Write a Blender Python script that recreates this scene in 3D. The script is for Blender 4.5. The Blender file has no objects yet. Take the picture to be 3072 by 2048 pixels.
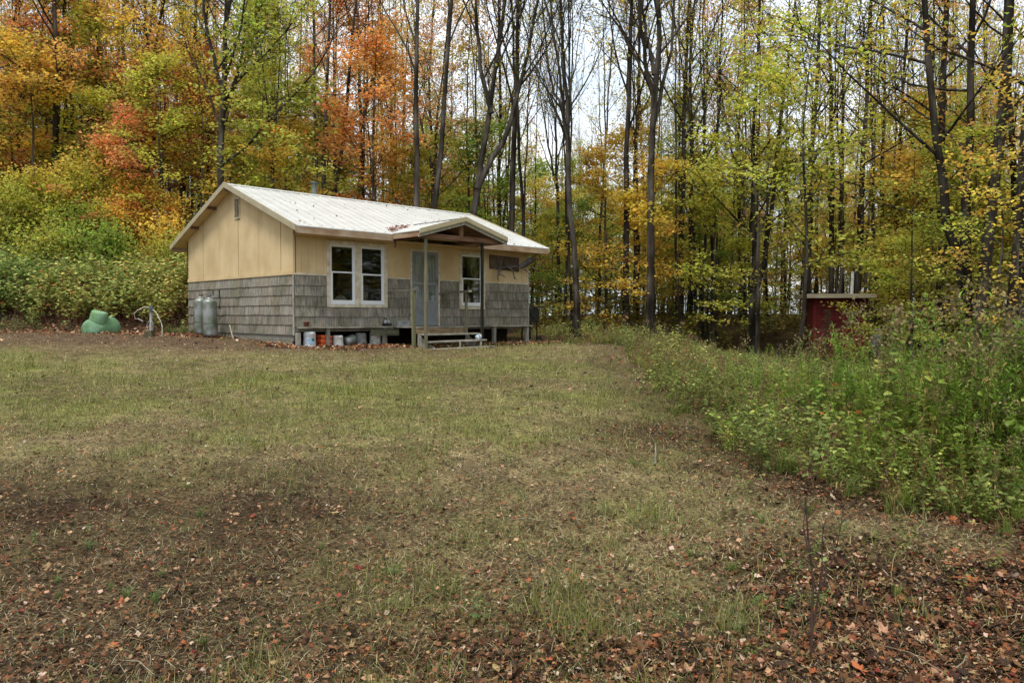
import bpy, math, random
import numpy as np
from math import sin, cos, pi, radians
S = bpy.context.scene
COL = S.collection
# ------------------------------------------------------------------ camera
F = 2306.1 / 3072 * 36.0
P_, R_ = 0.0321, 0.0021
from mathutils import Matrix, Vector
cd = bpy.data.cameras.new('camera'); cam = bpy.data.objects.new('camera', cd); COL.objects.link(cam)
cd.lens = F; cd.sensor_width = 36.0; cd.sensor_fit = 'HORIZONTAL'; cd.clip_end = 2000; cd.clip_start = 0.05
Fv = Vector((0, cos(P_), -sin(P_))); U0 = Vector((0, sin(P_), cos(P_))); R0 = Vector((1, 0, 0))
Rv = R0 * cos(R_) + U0 * sin(R_); Uv = -R0 * sin(R_) + U0 * cos(R_)
M = Matrix(((Rv.x, Uv.x, -Fv.x, 0), (Rv.y, Uv.y, -Fv.y, 0), (Rv.z, Uv.z, -Fv.z, 1.6), (0, 0, 0, 1)))
cam.matrix_world = M
S.camera = cam
# ------------------------------------------------------------------ world and sun
W = bpy.data.worlds.new('World'); S.world = W; W.use_nodes = True
nt = W.node_tree; N = nt.nodes; Lk = nt.links; N.clear()
SUN_EL, SUN_ROT = radians(64), radians(205)
sky = N.new('ShaderNodeTexSky'); sky.sky_type = 'NISHITA'; sky.sun_disc = False
sky.sun_elevation = SUN_EL; sky.sun_rotation = SUN_ROT
b1 = N.new('ShaderNodeBackground'); b1.inputs['Strength'].default_value = 0.12; Lk.new(sky.outputs[0], b1.inputs[0])
tc = N.new('ShaderNodeTexCoord'); mp = N.new('ShaderNodeMapping'); mp.inputs['Scale'].default_value = (1.5, 1.5, 4)
Lk.new(tc.outputs['Generated'], mp.inputs[0])
nz = N.new('ShaderNodeTexNoise'); nz.inputs['Scale'].default_value = 2.2; nz.inputs['Detail'].default_value = 6
Lk.new(mp.outputs[0], nz.inputs[0])
rp = N.new('ShaderNodeValToRGB'); rp.color_ramp.elements[0].position = .35; rp.color_ramp.elements[0].color = (.62, .74, .88, 1)
rp.color_ramp.elements[1].position = .65; rp.color_ramp.elements[1].color = (.93, .95, .97, 1)
Lk.new(nz.outputs[0], rp.inputs[0])
b2 = N.new('ShaderNodeBackground'); b2.inputs['Strength'].default_value = .66; Lk.new(rp.outputs[0], b2.inputs[0])
mx = N.new('ShaderNodeMixShader'); mx.inputs[0].default_value = 0.88
Lk.new(b1.outputs[0], mx.inputs[1]); Lk.new(b2.outputs[0], mx.inputs[2])
wo = N.new('ShaderNodeOutputWorld'); Lk.new(mx.outputs[0], wo.inputs[0])
sd = bpy.data.lights.new('sun', 'SUN'); sd.energy = 1.2; sd.angle = radians(16); sd.color = (1, .96, .9)
so = bpy.data.objects.new('sun', sd); COL.objects.link(so)
az = SUN_ROT
so.rotation_euler = Vector((sin(az) * cos(SUN_EL), cos(az) * cos(SUN_EL), sin(SUN_EL))).to_track_quat('Z', 'Y').to_euler()
S.view_settings.view_transform = 'Standard'; S.view_settings.look = 'None'
S.view_settings.exposure = 1.22; S.view_settings.gamma = 1; S.render.engine = 'CYCLES'
S.cycles.max_bounces = 5; S.cycles.diffuse_bounces = 3; S.cycles.transmission_bounces = 4; S.cycles.transparent_max_bounces = 6
S.cycles.glossy_bounces = 3

rng = np.random.default_rng(7)
# ------------------------------------------------------------------ mesh helpers
def mesh(name, V, Fs, mats=(), col=None, smooth=False, midx=None):
    """Fs: list of int arrays (n,k). col: list of (n,3) per-face colours matching Fs. midx: list of ints per array."""
    V = np.asarray(V, dtype=np.float32).reshape(-1, 3)
    me = bpy.data.meshes.new(name)
    Fs = [np.asarray(f, dtype=np.int32) for f in Fs]
    me.vertices.add(len(V)); me.vertices.foreach_set('co', V.ravel())
    tot = np.concatenate([np.full(len(f), f.shape[1], np.int32) for f in Fs])
    idx = np.concatenate([f.ravel() for f in Fs])
    me.loops.add(len(idx)); me.loops.foreach_set('vertex_index', idx)
    me.polygons.add(len(tot)); me.polygons.foreach_set('loop_start', np.concatenate([[0], np.cumsum(tot)[:-1]]).astype(np.int32))
    me.polygons.foreach_set('loop_total', tot)
    me.polygons.foreach_set('use_smooth', np.full(len(tot), bool(smooth)))
    if midx is not None:
        me.polygons.foreach_set('material_index', np.concatenate([np.full(len(f), m, np.int32) for f, m in zip(Fs, midx)]))
    if col is not None:
        c = np.concatenate([np.repeat(np.asarray(cc, np.float32), f.shape[1], axis=0) for cc, f in zip(col, Fs)])
        a = me.color_attributes.new('col', 'FLOAT_COLOR', 'CORNER')
        a.data.foreach_set('color', np.hstack([c, np.ones((len(c), 1), np.float32)]).astype(np.float32).ravel())
    me.update(); me.validate()
    for m in mats: me.materials.append(m)
    return me
def obj(name, me, parent=None):
    o = bpy.data.objects.new(name, me); COL.objects.link(o)
    if parent is not None: o.parent = parent
    return o
def tag(o, label=None, cat=None, group=None, kind=None):
    if label: o['label'] = label
    if cat: o['category'] = cat
    if group: o['group'] = group
    if kind: o['kind'] = kind
    return o
def empty(name, loc=(0, 0, 0), rz=0):
    o = bpy.data.objects.new(name, None); COL.objects.link(o); o.location = loc; o.rotation_euler = (0, 0, rz); o.empty_display_size = .2
    return o
class MB:
    def __init__(s): s.V = []; s.F = {}; s.C = {}; s.n = 0
    def add(s, V, F, c=(1, 1, 1)):
        V = np.asarray(V, float).reshape(-1, 3)
        F = [list(f) for f in F]
        for f in F:
            s.F.setdefault(len(f), []).append([i + s.n for i in f]); s.C.setdefault(len(f), []).append(c)
        s.V.append(V); s.n += len(V)
    def box(s, a, b, c=(1, 1, 1)):
        (x0, y0, z0), (x1, y1, z1) = a, b
        x0, x1 = min(x0, x1), max(x0, x1); y0, y1 = min(y0, y1), max(y0, y1); z0, z1 = min(z0, z1), max(z0, z1)
        V = [(x0, y0, z0), (x1, y0, z0), (x1, y1, z0), (x0, y1, z0), (x0, y0, z1), (x1, y0, z1), (x1, y1, z1), (x0, y1, z1)]
        s.add(V, [(0, 3, 2, 1), (4, 5, 6, 7), (0, 1, 5, 4), (1, 2, 6, 5), (2, 3, 7, 6), (3, 0, 4, 7)], c)
    def hexa(s, V, c=(1, 1, 1)):
        s.add(V, [(0, 3, 2, 1), (4, 5, 6, 7), (0, 1, 5, 4), (1, 2, 6, 5), (2, 3, 7, 6), (3, 0, 4, 7)], c)
    def beam(s, p, q, w, h, up=(0, 0, 1), c=(1, 1, 1)):
        p, q = Vector(p), Vector(q); d = (q - p).normalized(); side = d.cross(Vector(up)).normalized() * w / 2; u = side.cross(d).normalized() * h / 2
        s.hexa([p - side - u, p + side - u, q + side - u, q - side - u, p - side + u, p + side + u, q + side + u, q - side + u], c)
    def tube(s, pts, rs, n=8, c=(1, 1, 1), cap=True):
        pts = [Vector(p) for p in pts]; rs = [rs] * len(pts) if not hasattr(rs, '__len__') else rs
        V = []; ref = Vector((.13, .21, .97))
        for i, p in enumerate(pts):
            d = (pts[min(i + 1, len(pts) - 1)] - pts[max(i - 1, 0)]).normalized()
            if abs(d.dot(ref)) > .95: ref = Vector((1, .1, 0))
            a = d.cross(ref).normalized(); b = d.cross(a); ref = (a.cross(d)).normalized() if False else ref
            for k in range(n):
                t = 2 * pi * k / n; V.append(p + (a * cos(t) + b * sin(t)) * rs[i])
        Fc = [(i * n + k, i * n + (k + 1) % n, (i + 1) * n + (k + 1) % n, (i + 1) * n + k) for i in range(len(pts) - 1) for k in range(n)]
        if cap: Fc += [tuple(range(n))[::-1], tuple(range((len(pts) - 1) * n, len(pts) * n))]
        s.add([tuple(v) for v in V], Fc, c)
    def lathe(s, prof, n=20, c=(1, 1, 1), M=None):
        V = []; m = len(prof)
        for k in range(n):
            t = 2 * pi * k / n
            for r, z in prof: V.append((r * cos(t), r * sin(t), z))
        if M is not None: V = [tuple(M @ Vector(v)) for v in V]
        Fc = [(k * m + i, ((k + 1) % n) * m + i, ((k + 1) % n) * m + i + 1, k * m + i + 1) for k in range(n) for i in range(m - 1)]
        s.add(V, Fc, c)
    def split(s, name, mat, parent=None, bevel=0, sizes=None):
        """every shape added becomes a part of its own (or runs of shapes given by sizes)"""
        sizes = sizes or [1] * len(s.V); k = 0; off = 0; out = []
        for c in sizes:
            m = MB(); n = sum(len(v) for v in s.V[k:k + c]); m.V = s.V[k:k + c]; m.n = n
            for q in s.F:
                for f, cc in zip(s.F[q], s.C[q]):
                    if off <= f[0] < off + n: m.F.setdefault(q, []).append([i - off for i in f]); m.C.setdefault(q, []).append(cc)
            out.append(m.build(name, mat, parent, False, bevel)); k += c; off += n
        return out[0]
    def build(s, name, mat, parent=None, smooth=False, bevel=0):
        ks = sorted(s.F)
        me = mesh(name, np.vstack(s.V), [np.array(s.F[k]) for k in ks], [mat], [np.array(s.C[k]) for k in ks], smooth)
        o = obj(name, me, parent)
        if bevel:
            b = o.modifiers.new('bevel', 'BEVEL'); b.width = bevel; b.segments = 2; b.limit_method = 'ANGLE'
        return o
# value noise
_G = np.random.default_rng(3).random((256, 256))
def vn(x, y, s=1.0, o=0):
    x = np.asarray(x, float) * s + 37.3 + o * 11.7; y = np.asarray(y, float) * s + 91.1 + o * 5.3
    xi = np.floor(x).astype(int); yi = np.floor(y).astype(int); fx = x - xi; fy = y - yi
    fx = fx * fx * (3 - 2 * fx); fy = fy * fy * (3 - 2 * fy)
    g = lambda a, b: _G[a % 256, b % 256]
    return (g(xi, yi) * (1 - fx) + g(xi + 1, yi) * fx) * (1 - fy) + (g(xi, yi + 1) * (1 - fx) + g(xi + 1, yi + 1) * fx) * fy
def fbm(x, y, s=1.0, o=0, n=4):
    t = 0; a = .5
    for i in range(n): t = t + a * vn(x, y, s * 2 ** i, o + i); a *= .5
    return t / (1 - .5 ** n)
def sm(t): t = np.clip(t, 0, 1); return t * t * (3 - 2 * t)
# ------------------------------------------------------------------ terrain
CX, CY, TH = -5.2257, 18.4239, 0.7724
CT, ST = cos(TH), sin(TH)
ZD = 2.604                                     # height of the line between shingles and yellow boards
def to_local(x, y):
    dx, dy = x - CX, y - CY
    return dx * CT + dy * ST, -dx * ST + dy * CT
def hgt(x, y, fine=True):
    x = np.asarray(x, float); y = np.asarray(y, float)
    z = .0458 * np.clip(y, -40, 19) * 1.0 + .022 * np.clip(-x - 1, 0, 30) * sm((y - 12) / 6)
    z = z + (np.minimum(z, .12) - z) * sm((x - 2.6) / 6.5) * sm((40 - y) / 10)
    ys = 21.9 + np.maximum(0, x + 10.6) * .97                       # foot of the bank
    left = sm((-x + 7) / 14)
    z = z + (1.1 * sm((y - ys) / 2.6) + 2.6 * sm((y - ys - 2) / 14)) * sm((-x - 1) / 7 + (y - 30) / 30 * .0) * left
    z = z + (.9 * sm((y - 27) / 18)) * (1 - .6 * left)
    lx, ly = to_local(x, y)
    z = z - .10 * sm(lx + .6) * sm((10 - lx) / 2) * sm((ly + 4) / 2.8) * sm((2.2 - ly) / 1)
    if fine:
        n = sm((y - 0) / 2)
        z = z + (fbm(x, y, .5, 1) - .5) * .12 + (fbm(x, y, 2.3, 5) - .5) * .075 + (vn(x, y, 9, 2) - .5) * .03 * sm((14 - y) / 6)
    return z
EDGE = np.array([(3.6, 0.5), (3.6, 4.6), (2.96, 5.2), (2.57, 5.7), (2.3, 6.4), (2.2, 7.4), (2.26, 8.6), (2.4, 11), (2.5, 14.5), (3.0, 19.3), (2.2, 22), (1.0, 23.6), (0.3, 24.8)])
def edge_x(y):
    return np.interp(y, EDGE[:, 1], EDGE[:, 0])
def litter(x, y):
    """0..1: how much dead leaf covers the ground"""
    ex = edge_x(y)
    a = sm((x - (ex - 1.25 - .22 * (y - 5) * (y < 9))) / 1.3) * (y < 23) * (.5 + .35 * sm((8 - y) / 3))
    b = sm((5.2 - y) / 1.2) * sm((x - .75) / .8)
    c = sm((3.8 - y) / .6) * (.25 + .5 * sm((x + .9) / 1.2))
    e = sm((y - 15.5) / 2.5) * sm((-x - 1.0) / 3) * .85
    f = sm((y - 21.6) / 1.0) * sm((-x - 4) / 2)
    t = np.maximum.reduce([a, b, c, e, f])
    return np.clip(t + (fbm(x, y, .9, 9) - .5) * .8 * (1 - np.abs(2 * t - 1) * .6), 0, 1)
def soil_(x, y):
    """0..1: worn bare earth with crumbs of dead leaf"""
    d = sm((8.0 - y) / 3.0) * sm((-x + .3) / 2.2) * .85
    w = np.exp(-((x - (edge_x(y) - .55)) / .75) ** 2) * sm((y - 6) / 3) * .5
    e = sm((y - 16) / 2) * sm((-x - 1.0) / 4) * .25
    n = (fbm(x, y, .8, 41) - .5) * 1.5 + (fbm(x, y, 3.1, 44, 3) - .5) * .7
    return np.clip(np.maximum.reduce([d, w, e, .18 + 0 * x]) + n * .55, 0, 1)
def green(x, y):
    """0..1: how green the turf is"""
    g = .42 + .30 * sm((y - 8) / 2.5) * sm((16.5 - y) / 3) + .25 * np.exp(-((x + .2) / 1.8) ** 2 - ((y - 9.6) / 1.5) ** 2) + .22 * np.exp(-((x - .55) / .7) ** 2 - ((y - 5.2) / .9) ** 2)
    g = g + (fbm(x, y, .45, 21) - .5) * 1.5 + (fbm(x, y, 2.3, 31) - .5) * 1.1
    return np.clip(g * (1 - .75 * litter(x, y)) * (1 - .6 * soil_(x, y)), 0, 1)

# ------------------------------------------------------------------ materials
def mat(name, rough=.8, spec=.3):
    m = bpy.data.materials.new(name); m.use_nodes = True
    b = m.node_tree.nodes['Principled BSDF']; b.inputs['Roughness'].default_value = rough
    b.inputs['Specular IOR Level'].default_value = spec
    return m, m.node_tree.nodes, m.node_tree.links, b
def noise(N, L, scale, detail=4, stretch=None, coord='Object'):
    t = N.new('ShaderNodeTexCoord'); n = N.new('ShaderNodeTexNoise'); n.inputs['Scale'].default_value = scale; n.inputs['Detail'].default_value = detail
    if stretch:
        mpp = N.new('ShaderNodeMapping'); mpp.inputs['Scale'].default_value = stretch; L.new(t.outputs[coord], mpp.inputs[0]); L.new(mpp.outputs[0], n.inputs[0])
    else: L.new(t.outputs[coord], n.inputs[0])
    return n
def ramp(N, L, src, stops):
    r = N.new('ShaderNodeValToRGB'); e = r.color_ramp.elements
    e[0].position, e[0].color = stops[0][0], (*stops[0][1], 1); e[1].position, e[1].color = stops[-1][0], (*stops[-1][1], 1)
    for p, c in stops[1:-1]:
        k = e.new(p); k.color = (*c, 1)
    L.new(src, r.inputs[0]); return r
def mult(N, L, a, b, fac=1.0):
    m = N.new('ShaderNodeMix'); m.data_type = 'RGBA'; m.blend_type = 'MULTIPLY'; m.inputs[0].default_value = fac
    L.new(a, m.inputs[6]); L.new(b, m.inputs[7]); return m.outputs[2]
def bump(N, L, b, src, s, d=.01):
    u = N.new('ShaderNodeBump'); u.inputs['Strength'].default_value = s; u.inputs['Distance'].default_value = d; L.new(src, u.inputs['Height']); L.new(u.outputs[0], b.inputs['Normal'])
def surf(name, stops, scale=8, stretch=None, rough=.8, spec=.3, bmp=.3, bd=.005, metal=0, attr=True, dirt=None):
    """weathered surface: noise ramp times the per-face colour"""
    m, N, L, b = mat(name, rough, spec); b.inputs['Metallic'].default_value = metal
    n = noise(N, L, scale, 6, stretch); r = ramp(N, L, n.outputs[0], stops); c = r.outputs[0]
    if attr:
        a = N.new('ShaderNodeAttribute'); a.attribute_name = 'col'; c = mult(N, L, c, a.outputs['Color'])
    if dirt:
        n2 = noise(N, L, dirt[0], 5); r2 = ramp(N, L, n2.outputs[0], [(.35, dirt[1]), (.6, (1, 1, 1))]); c = mult(N, L, c, r2.outputs[0])
    L.new(c, b.inputs['Base Color'])
    if bmp: bump(N, L, b, n.outputs[0], bmp, bd)
    return m
M_yel = surf('yellow_paint', [(.3, (.63, .465, .255)), (.7, (.70, .535, .305))], 3, (1, 1, .35), .7, .3, .15, .003, dirt=(1.6, (.86, .83, .78)))
M_shing = surf('weathered_shingle', [(.3, (.145, .128, .106)), (.55, (.29, .262, .222)), (.75, (.38, .35, .305))], 30, (1, 1, .12), .9, .15, .6, .004, dirt=(1.8, (.7, .72, .62)))
M_grey = surf('weathered_board', [(.3, (.13, .12, .095)), (.7, (.30, .28, .235))], 24, (1, 1, .25), .9, .15, .5, .004)
M_green_wood = surf('treated_post', [(.3, (.15, .135, .08)), (.7, (.29, .26, .17))], 14, (1, 1, .12), .85, .2, .4, .003)
M_board_h = surf('tread_board', [(.3, (.20, .185, .15)), (.7, (.42, .39, .33))], 16, (.12, 1, 1), .9, .15, .4, .003, dirt=(5, (.7, .68, .6)))
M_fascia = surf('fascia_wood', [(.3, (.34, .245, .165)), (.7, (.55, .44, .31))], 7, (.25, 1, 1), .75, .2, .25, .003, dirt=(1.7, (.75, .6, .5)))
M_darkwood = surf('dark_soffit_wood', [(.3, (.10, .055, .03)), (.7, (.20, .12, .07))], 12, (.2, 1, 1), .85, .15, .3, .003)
M_roof = surf('bone_metal_roof', [(.3, (.56, .555, .51)), (.7, (.66, .65, .61))], 1.6, None, .38, .5, 0, 0, dirt=(5, (.93, .92, .88)))
M_rake = surf('tan_metal_trim', [(.3, (.36, .30, .19)), (.7, (.44, .375, .25))], 3, None, .45, .4, 0, 0)
M_cream = surf('cream_trim', [(.3, (.60, .53, .40)), (.7, (.74, .68, .54))], 10, (1, 1, .3), .6, .3, .2, .002, dirt=(7, (.75, .7, .6)))
M_white = surf('white_vinyl', [(.3, (.74, .75, .76)), (.7, (.82, .82, .82))], 6, None, .4, .4, 0, 0)
M_door = surf('grey_door_paint', [(.3, (.22, .225, .23)), (.7, (.30, .305, .31))], 5, None, .55, .4, 0, 0)
M_curtain = surf('lace_curtain', [(.35, (.5, .51, .5)), (.65, (.8, .81, .8))], 22, (1, 1, .07), .9, .1, .3, .01)
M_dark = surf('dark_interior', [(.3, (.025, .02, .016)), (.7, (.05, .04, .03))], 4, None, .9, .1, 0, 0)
M_steel = surf('dull_steel', [(.3, (.22, .225, .22)), (.7, (.40, .41, .40))], 5, None, .42, .5, .1, .002, metal=.45, dirt=(3.2, (.48, .54, .38)))
M_tank = surf('pale_green_paint', [(.3, (.13, .27, .155)), (.7, (.23, .40, .26))], 4, None, .55, .35, .1, .003, dirt=(2.4, (.6, .62, .42)))
M_black = surf('black_plastic', [(.3, (.012, .012, .013)), (.7, (.03, .03, .03))], 9, None, .5, .4, 0, 0)
M_plain = surf('plain_tinted', [(.3, (.85, .85, .85)), (.7, (1, 1, 1))], 6, None, .6, .3, .1, .002, dirt=(12, (.72, .68, .6)))
M_red = surf('barn_red_paint', [(.3, (.16, .019, .018)), (.7, (.26, .034, .03))], 5, (1, 1, 3), .75, .25, .3, .003, dirt=(2.5, (.7, .6, .55)))
M_antler = surf('antler_bone', [(.3, (.075, .06, .055)), (.7, (.17, .145, .135))], 12, None, .7, .3, .3, .003)
def glass_mat():
    m = bpy.data.materials.new('window_glass'); m.use_nodes = True; N = m.node_tree.nodes; L = m.node_tree.links; N.clear()
    fr = N.new('ShaderNodeFresnel'); fr.inputs[0].default_value = 1.5
    t = N.new('ShaderNodeBsdfTransparent'); t.inputs[0].default_value = (.82, .83, .82, 1); g = N.new('ShaderNodeBsdfGlossy'); g.inputs['Roughness'].default_value = .02
    n = noise(N, L, 3, 2); u = N.new('ShaderNodeBump'); u.inputs['Strength'].default_value = .05; u.inputs['Distance'].default_value = .005; L.new(n.outputs[0], u.inputs['Height']); L.new(u.outputs[0], g.inputs['Normal'])
    x = N.new('ShaderNodeMixShader'); L.new(fr.outputs[0], x.inputs[0]); L.new(t.outputs[0], x.inputs[1]); L.new(g.outputs[0], x.inputs[2])
    o = N.new('ShaderNodeOutputMaterial'); L.new(x.outputs[0], o.inputs[0]); return m
M_glass = glass_mat()
def ground_mat():
    m, N, L, b = mat('ground_surface', .95, .1)
    a = N.new('ShaderNodeAttribute'); a.attribute_name = 'col'
    n = noise(N, L, 38, 8); r = ramp(N, L, n.outputs[0], [(.3, (.32, .3, .28)), (.5, (.9, .9, .9)), (.72, (1.7, 1.6, 1.5))])
    n2 = noise(N, L, 5, 5); r2 = ramp(N, L, n2.outputs[0], [(.3, (.6, .6, .6)), (.7, (1.3, 1.3, 1.25))])
    c = mult(N, L, a.outputs['Color'], r.outputs[0]); c = mult(N, L, c, r2.outputs[0])
    L.new(c, b.inputs['Base Color']); bump(N, L, b, n.outputs[0], .9, .03); return m
M_ground = ground_mat()
def leaf_mat(name, use_obj, trans=.35, clump=.5, rough=.55):
    m, N, L, b = mat(name, rough, .25)
    a = N.new('ShaderNodeAttribute'); a.attribute_name = 'col'
    if use_obj:
        oi = N.new('ShaderNodeObjectInfo'); base = mult(N, L, oi.outputs['Color'], a.outputs['Color'])
        n = noise(N, L, .42, 3)                      # clumps of the crown still green or already turned
        sep = N.new('ShaderNodeMapRange'); sep.inputs[1].default_value = .42; sep.inputs[2].default_value = .62; sep.inputs[3].default_value = .5; sep.inputs[4].default_value = .5 + .055 * clump
        L.new(n.outputs[0], sep.inputs[0])
        n3 = noise(N, L, 1.3, 2); mr = N.new('ShaderNodeMapRange'); mr.inputs[1].default_value = .3; mr.inputs[2].default_value = .7; mr.inputs[3].default_value = .7; mr.inputs[4].default_value = 1.25; L.new(n3.outputs[0], mr.inputs[0])
        h = N.new('ShaderNodeHueSaturation'); L.new(base, h.inputs['Color']); L.new(sep.outputs[0], h.inputs['Hue']); L.new(mr.outputs[0], h.inputs['Value']); base = h.outputs[0]
    else: base = a.outputs['Color']
    L.new(base, b.inputs['Base Color'])
    t = N.new('ShaderNodeBsdfTranslucent'); L.new(base, t.inputs[0]); x = N.new('ShaderNodeMixShader'); x.inputs[0].default_value = trans
    L.new(b.outputs[0], x.inputs[1]); L.new(t.outputs[0], x.inputs[2]); L.new(x.outputs[0], N['Material Output'].inputs[0]); return m
M_leaf = leaf_mat('tree_leaf', True, .5)
M_herb = leaf_mat('herb_leaf', False, .32)
M_dry = leaf_mat('dry_leaf', False, .12, rough=.75)
def bark_mat():
    m, N, L, b = mat('bark', .9, .15)
    n = noise(N, L, 5, 8, (1, 1, .18)); r = ramp(N, L, n.outputs[0], [(.3, (.04, .034, .028)), (.52, (.12, .106, .09)), (.72, (.24, .225, .20))])
    n2 = noise(N, L, 2.6, 5, (1, 1, .4)); r2 = ramp(N, L, n2.outputs[0], [(.40, (.45, .44, .38)), (.58, (1.25, 1.25, 1.28))])
    oi = N.new('ShaderNodeObjectInfo'); c = mult(N, L, r.outputs[0], r2.outputs[0]); c = mult(N, L, c, oi.outputs['Color'])
    L.new(c, b.inputs['Base Color']); bump(N, L, b, n.outputs[0], .9, .04); return m
M_bark = bark_mat()

# ------------------------------------------------------------------ ground sheet
def build_ground():
    def axis(lo, hi, fn):
        a = [lo]
        while a[-1] < hi: a.append(a[-1] + fn(a[-1]))
        return np.array(a)
    ys = axis(-14, 110, lambda y: .045 if 2.4 < y < 7 else (.09 if 1 < y < 14 else (.2 if 0 < y < 30 else 1.0)))
    xs = axis(-70, 70, lambda x: .06 if -3.5 < x < 4.5 else (.16 if -14 < x < 16 else .8))
    ys = np.concatenate([[-400, -150, -60, -30], ys, [130, 170, 260, 420]]); xs = np.concatenate([[-420, -240, -130, -90], xs, [95, 140, 250, 420]])
    X, Y = np.meshgrid(xs, ys); Z = hgt(X, Y)
    Vv = np.stack([X, Y, Z], -1).reshape(-1, 3); nx, ny = len(xs), len(ys)
    i = np.arange(nx * ny).reshape(ny, nx); Fq = np.stack([i[:-1, :-1], i[:-1, 1:], i[1:, 1:], i[1:, :-1]], -1).reshape(-1, 4)
    xc = Vv[Fq].mean(1); x, y = xc[:, 0], xc[:, 1]
    g = green(x, y)[:, None]; l = litter(x, y)[:, None]; soil = soil_(x, y)[:, None]
    turf = (1 - g) * np.array([.25, .195, .10]) + g * np.array([.19, .195, .055])
    c = turf * (1 - soil) + soil * np.array([.055, .033, .018]); c = c * (1 - l) + l * (np.array([.036, .019, .010]) + sm((y - 9) / 7)[:, None] * np.array([.085, .06, .042]))
    far = sm((np.maximum(x - edge_x(y), (y - 25)) + .3) / .8)[:, None]
    c = c * (1 - far) + far * np.array([.075, .05, .024])
    me = mesh('ground', Vv, [Fq], [M_ground], [c], True)
    tag(obj('ground', me), kind='structure')
build_ground()

# ------------------------------------------------------------------ scatter
def rotm(yaw, pitch, roll):
    n = len(yaw); cy, sy, cp, sp, cr, sr = np.cos(yaw), np.sin(yaw), np.cos(pitch), np.sin(pitch), np.cos(roll), np.sin(roll)
    R = np.empty((n, 3, 3))
    R[:, 0, 0] = cy * cr - sy * sp * sr; R[:, 0, 1] = -sy * cp; R[:, 0, 2] = cy * sr + sy * sp * cr
    R[:, 1, 0] = sy * cr + cy * sp * sr; R[:, 1, 1] = cy * cp; R[:, 1, 2] = sy * sr - cy * sp * cr
    R[:, 2, 0] = -cp * sr; R[:, 2, 1] = sp; R[:, 2, 2] = cp * cr
    return R
def scatter(P, tV, tF, R, s, C, tC=None):
    """copies of template (tV, list of faces arrays) -> V, Fs, cols"""
    n = len(P); tV = np.asarray(tV, float); s = np.asarray(s, float)
    if s.ndim == 1: s = s[:, None]
    V = np.einsum('nij,nkj->nki', R, tV[None] * s[:, None, :]) + P[:, None, :]
    off = (np.arange(n) * len(tV))[:, None, None]
    Fs = [(f[None] + off).reshape(-1, f.shape[1]) for f in tF]
    cols = []
    for k, f in enumerate(tF):
        c = np.repeat(C, len(f), axis=0)
        if tC is not None: c = c * np.tile(tC[k], (n, 1))
        cols.append(c)
    return V.reshape(-1, 3), Fs, cols
class Acc:
    def __init__(s): s.V = []; s.F = {}; s.C = {}; s.n = 0
    def add(s, V, Fs, cols):
        for f, c in zip(Fs, cols):
            s.F.setdefault(f.shape[1], []).append(f + s.n); s.C.setdefault(f.shape[1], []).append(c)
        s.V.append(V); s.n += len(V)
    def mesh(s, name, mats, smooth=False):
        ks = sorted(s.F)
        return mesh(name, np.vstack(s.V), [np.vstack(s.F[k]) for k in ks], mats, [np.vstack(s.C[k]) for k in ks], smooth)
    def count(s): return sum(len(f) for k in s.F for f in s.F[k])
def inview(x, y, m=.08):
    return (np.abs(x) < (.666 + m) * y + .5) & (y > 2.6)
def in_cabin(x, y, pad=.05):
    lx, ly = to_local(x, y); return (lx > -pad) & (lx < 8 + pad) & (ly > -pad) & (ly < 6.32 + pad)
def lawn_pts(n, d0, d1, power=1.0):
    """points with density falling with distance"""
    u = rng.random(n); d = 1 / (1 / d0 + u * (1 / d1 - 1 / d0)) if power == 1 else (d0 ** (1 - power) + u * (d1 ** (1 - power) - d0 ** (1 - power))) ** (1 / (1 - power))
    x = (rng.random(n) * 2 - 1) * (.72 * d + .4)
    return x, d
def colmix(cols, w, n, jit=.25):
    c = np.array(cols)[rng.choice(len(cols), n, p=np.array(w) / sum(w))]
    return c * (1 + (rng.random((n, 1)) - .5) * 2 * jit) * (1 + (rng.random((n, 3)) - .5) * .12)
LOBED = []
for k, (a, r) in enumerate([(-90, .12), (-60, .42), (-35, .36), (-12, .62), (8, .46), (30, .78), (52, .48), (75, .72), (90, 1.0), (105, .72), (128, .48), (150, .78), (172, .46), (192, .62), (215, .36), (240, .42)]):
    LOBED.append((r * cos(radians(a)), r * sin(radians(a)), 0))
LV = np.array([(0, .1, 0)] + LOBED) * .55
LV[:, 2] = .45 * (LV[:, 0] ** 2) + .28 * LV[:, 1] ** 2 + .05 * np.sin(LV[:, 0] * 17)
LF = [np.array([(0, i, i % 16 + 1) for i in range(1, 17)])]
KV = np.array([(-.5, 0, .06), (0, -.5, 0), (.5, 0, .12), (0, .5, 0.02)]); KF = [np.array([(0, 1, 3), (1, 2, 3)])]
LEAFC = [(.19, .085, .036), (.44, .25, .14), (.115, .048, .02), (.32, .10, .035), (.33, .22, .10), (.26, .04, .025), (.045, .023, .013), (.50, .37, .26)]
LEAFW = [5, 1.6, 5, 1.2, 1.0, .18, 6.5, .5]
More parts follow.
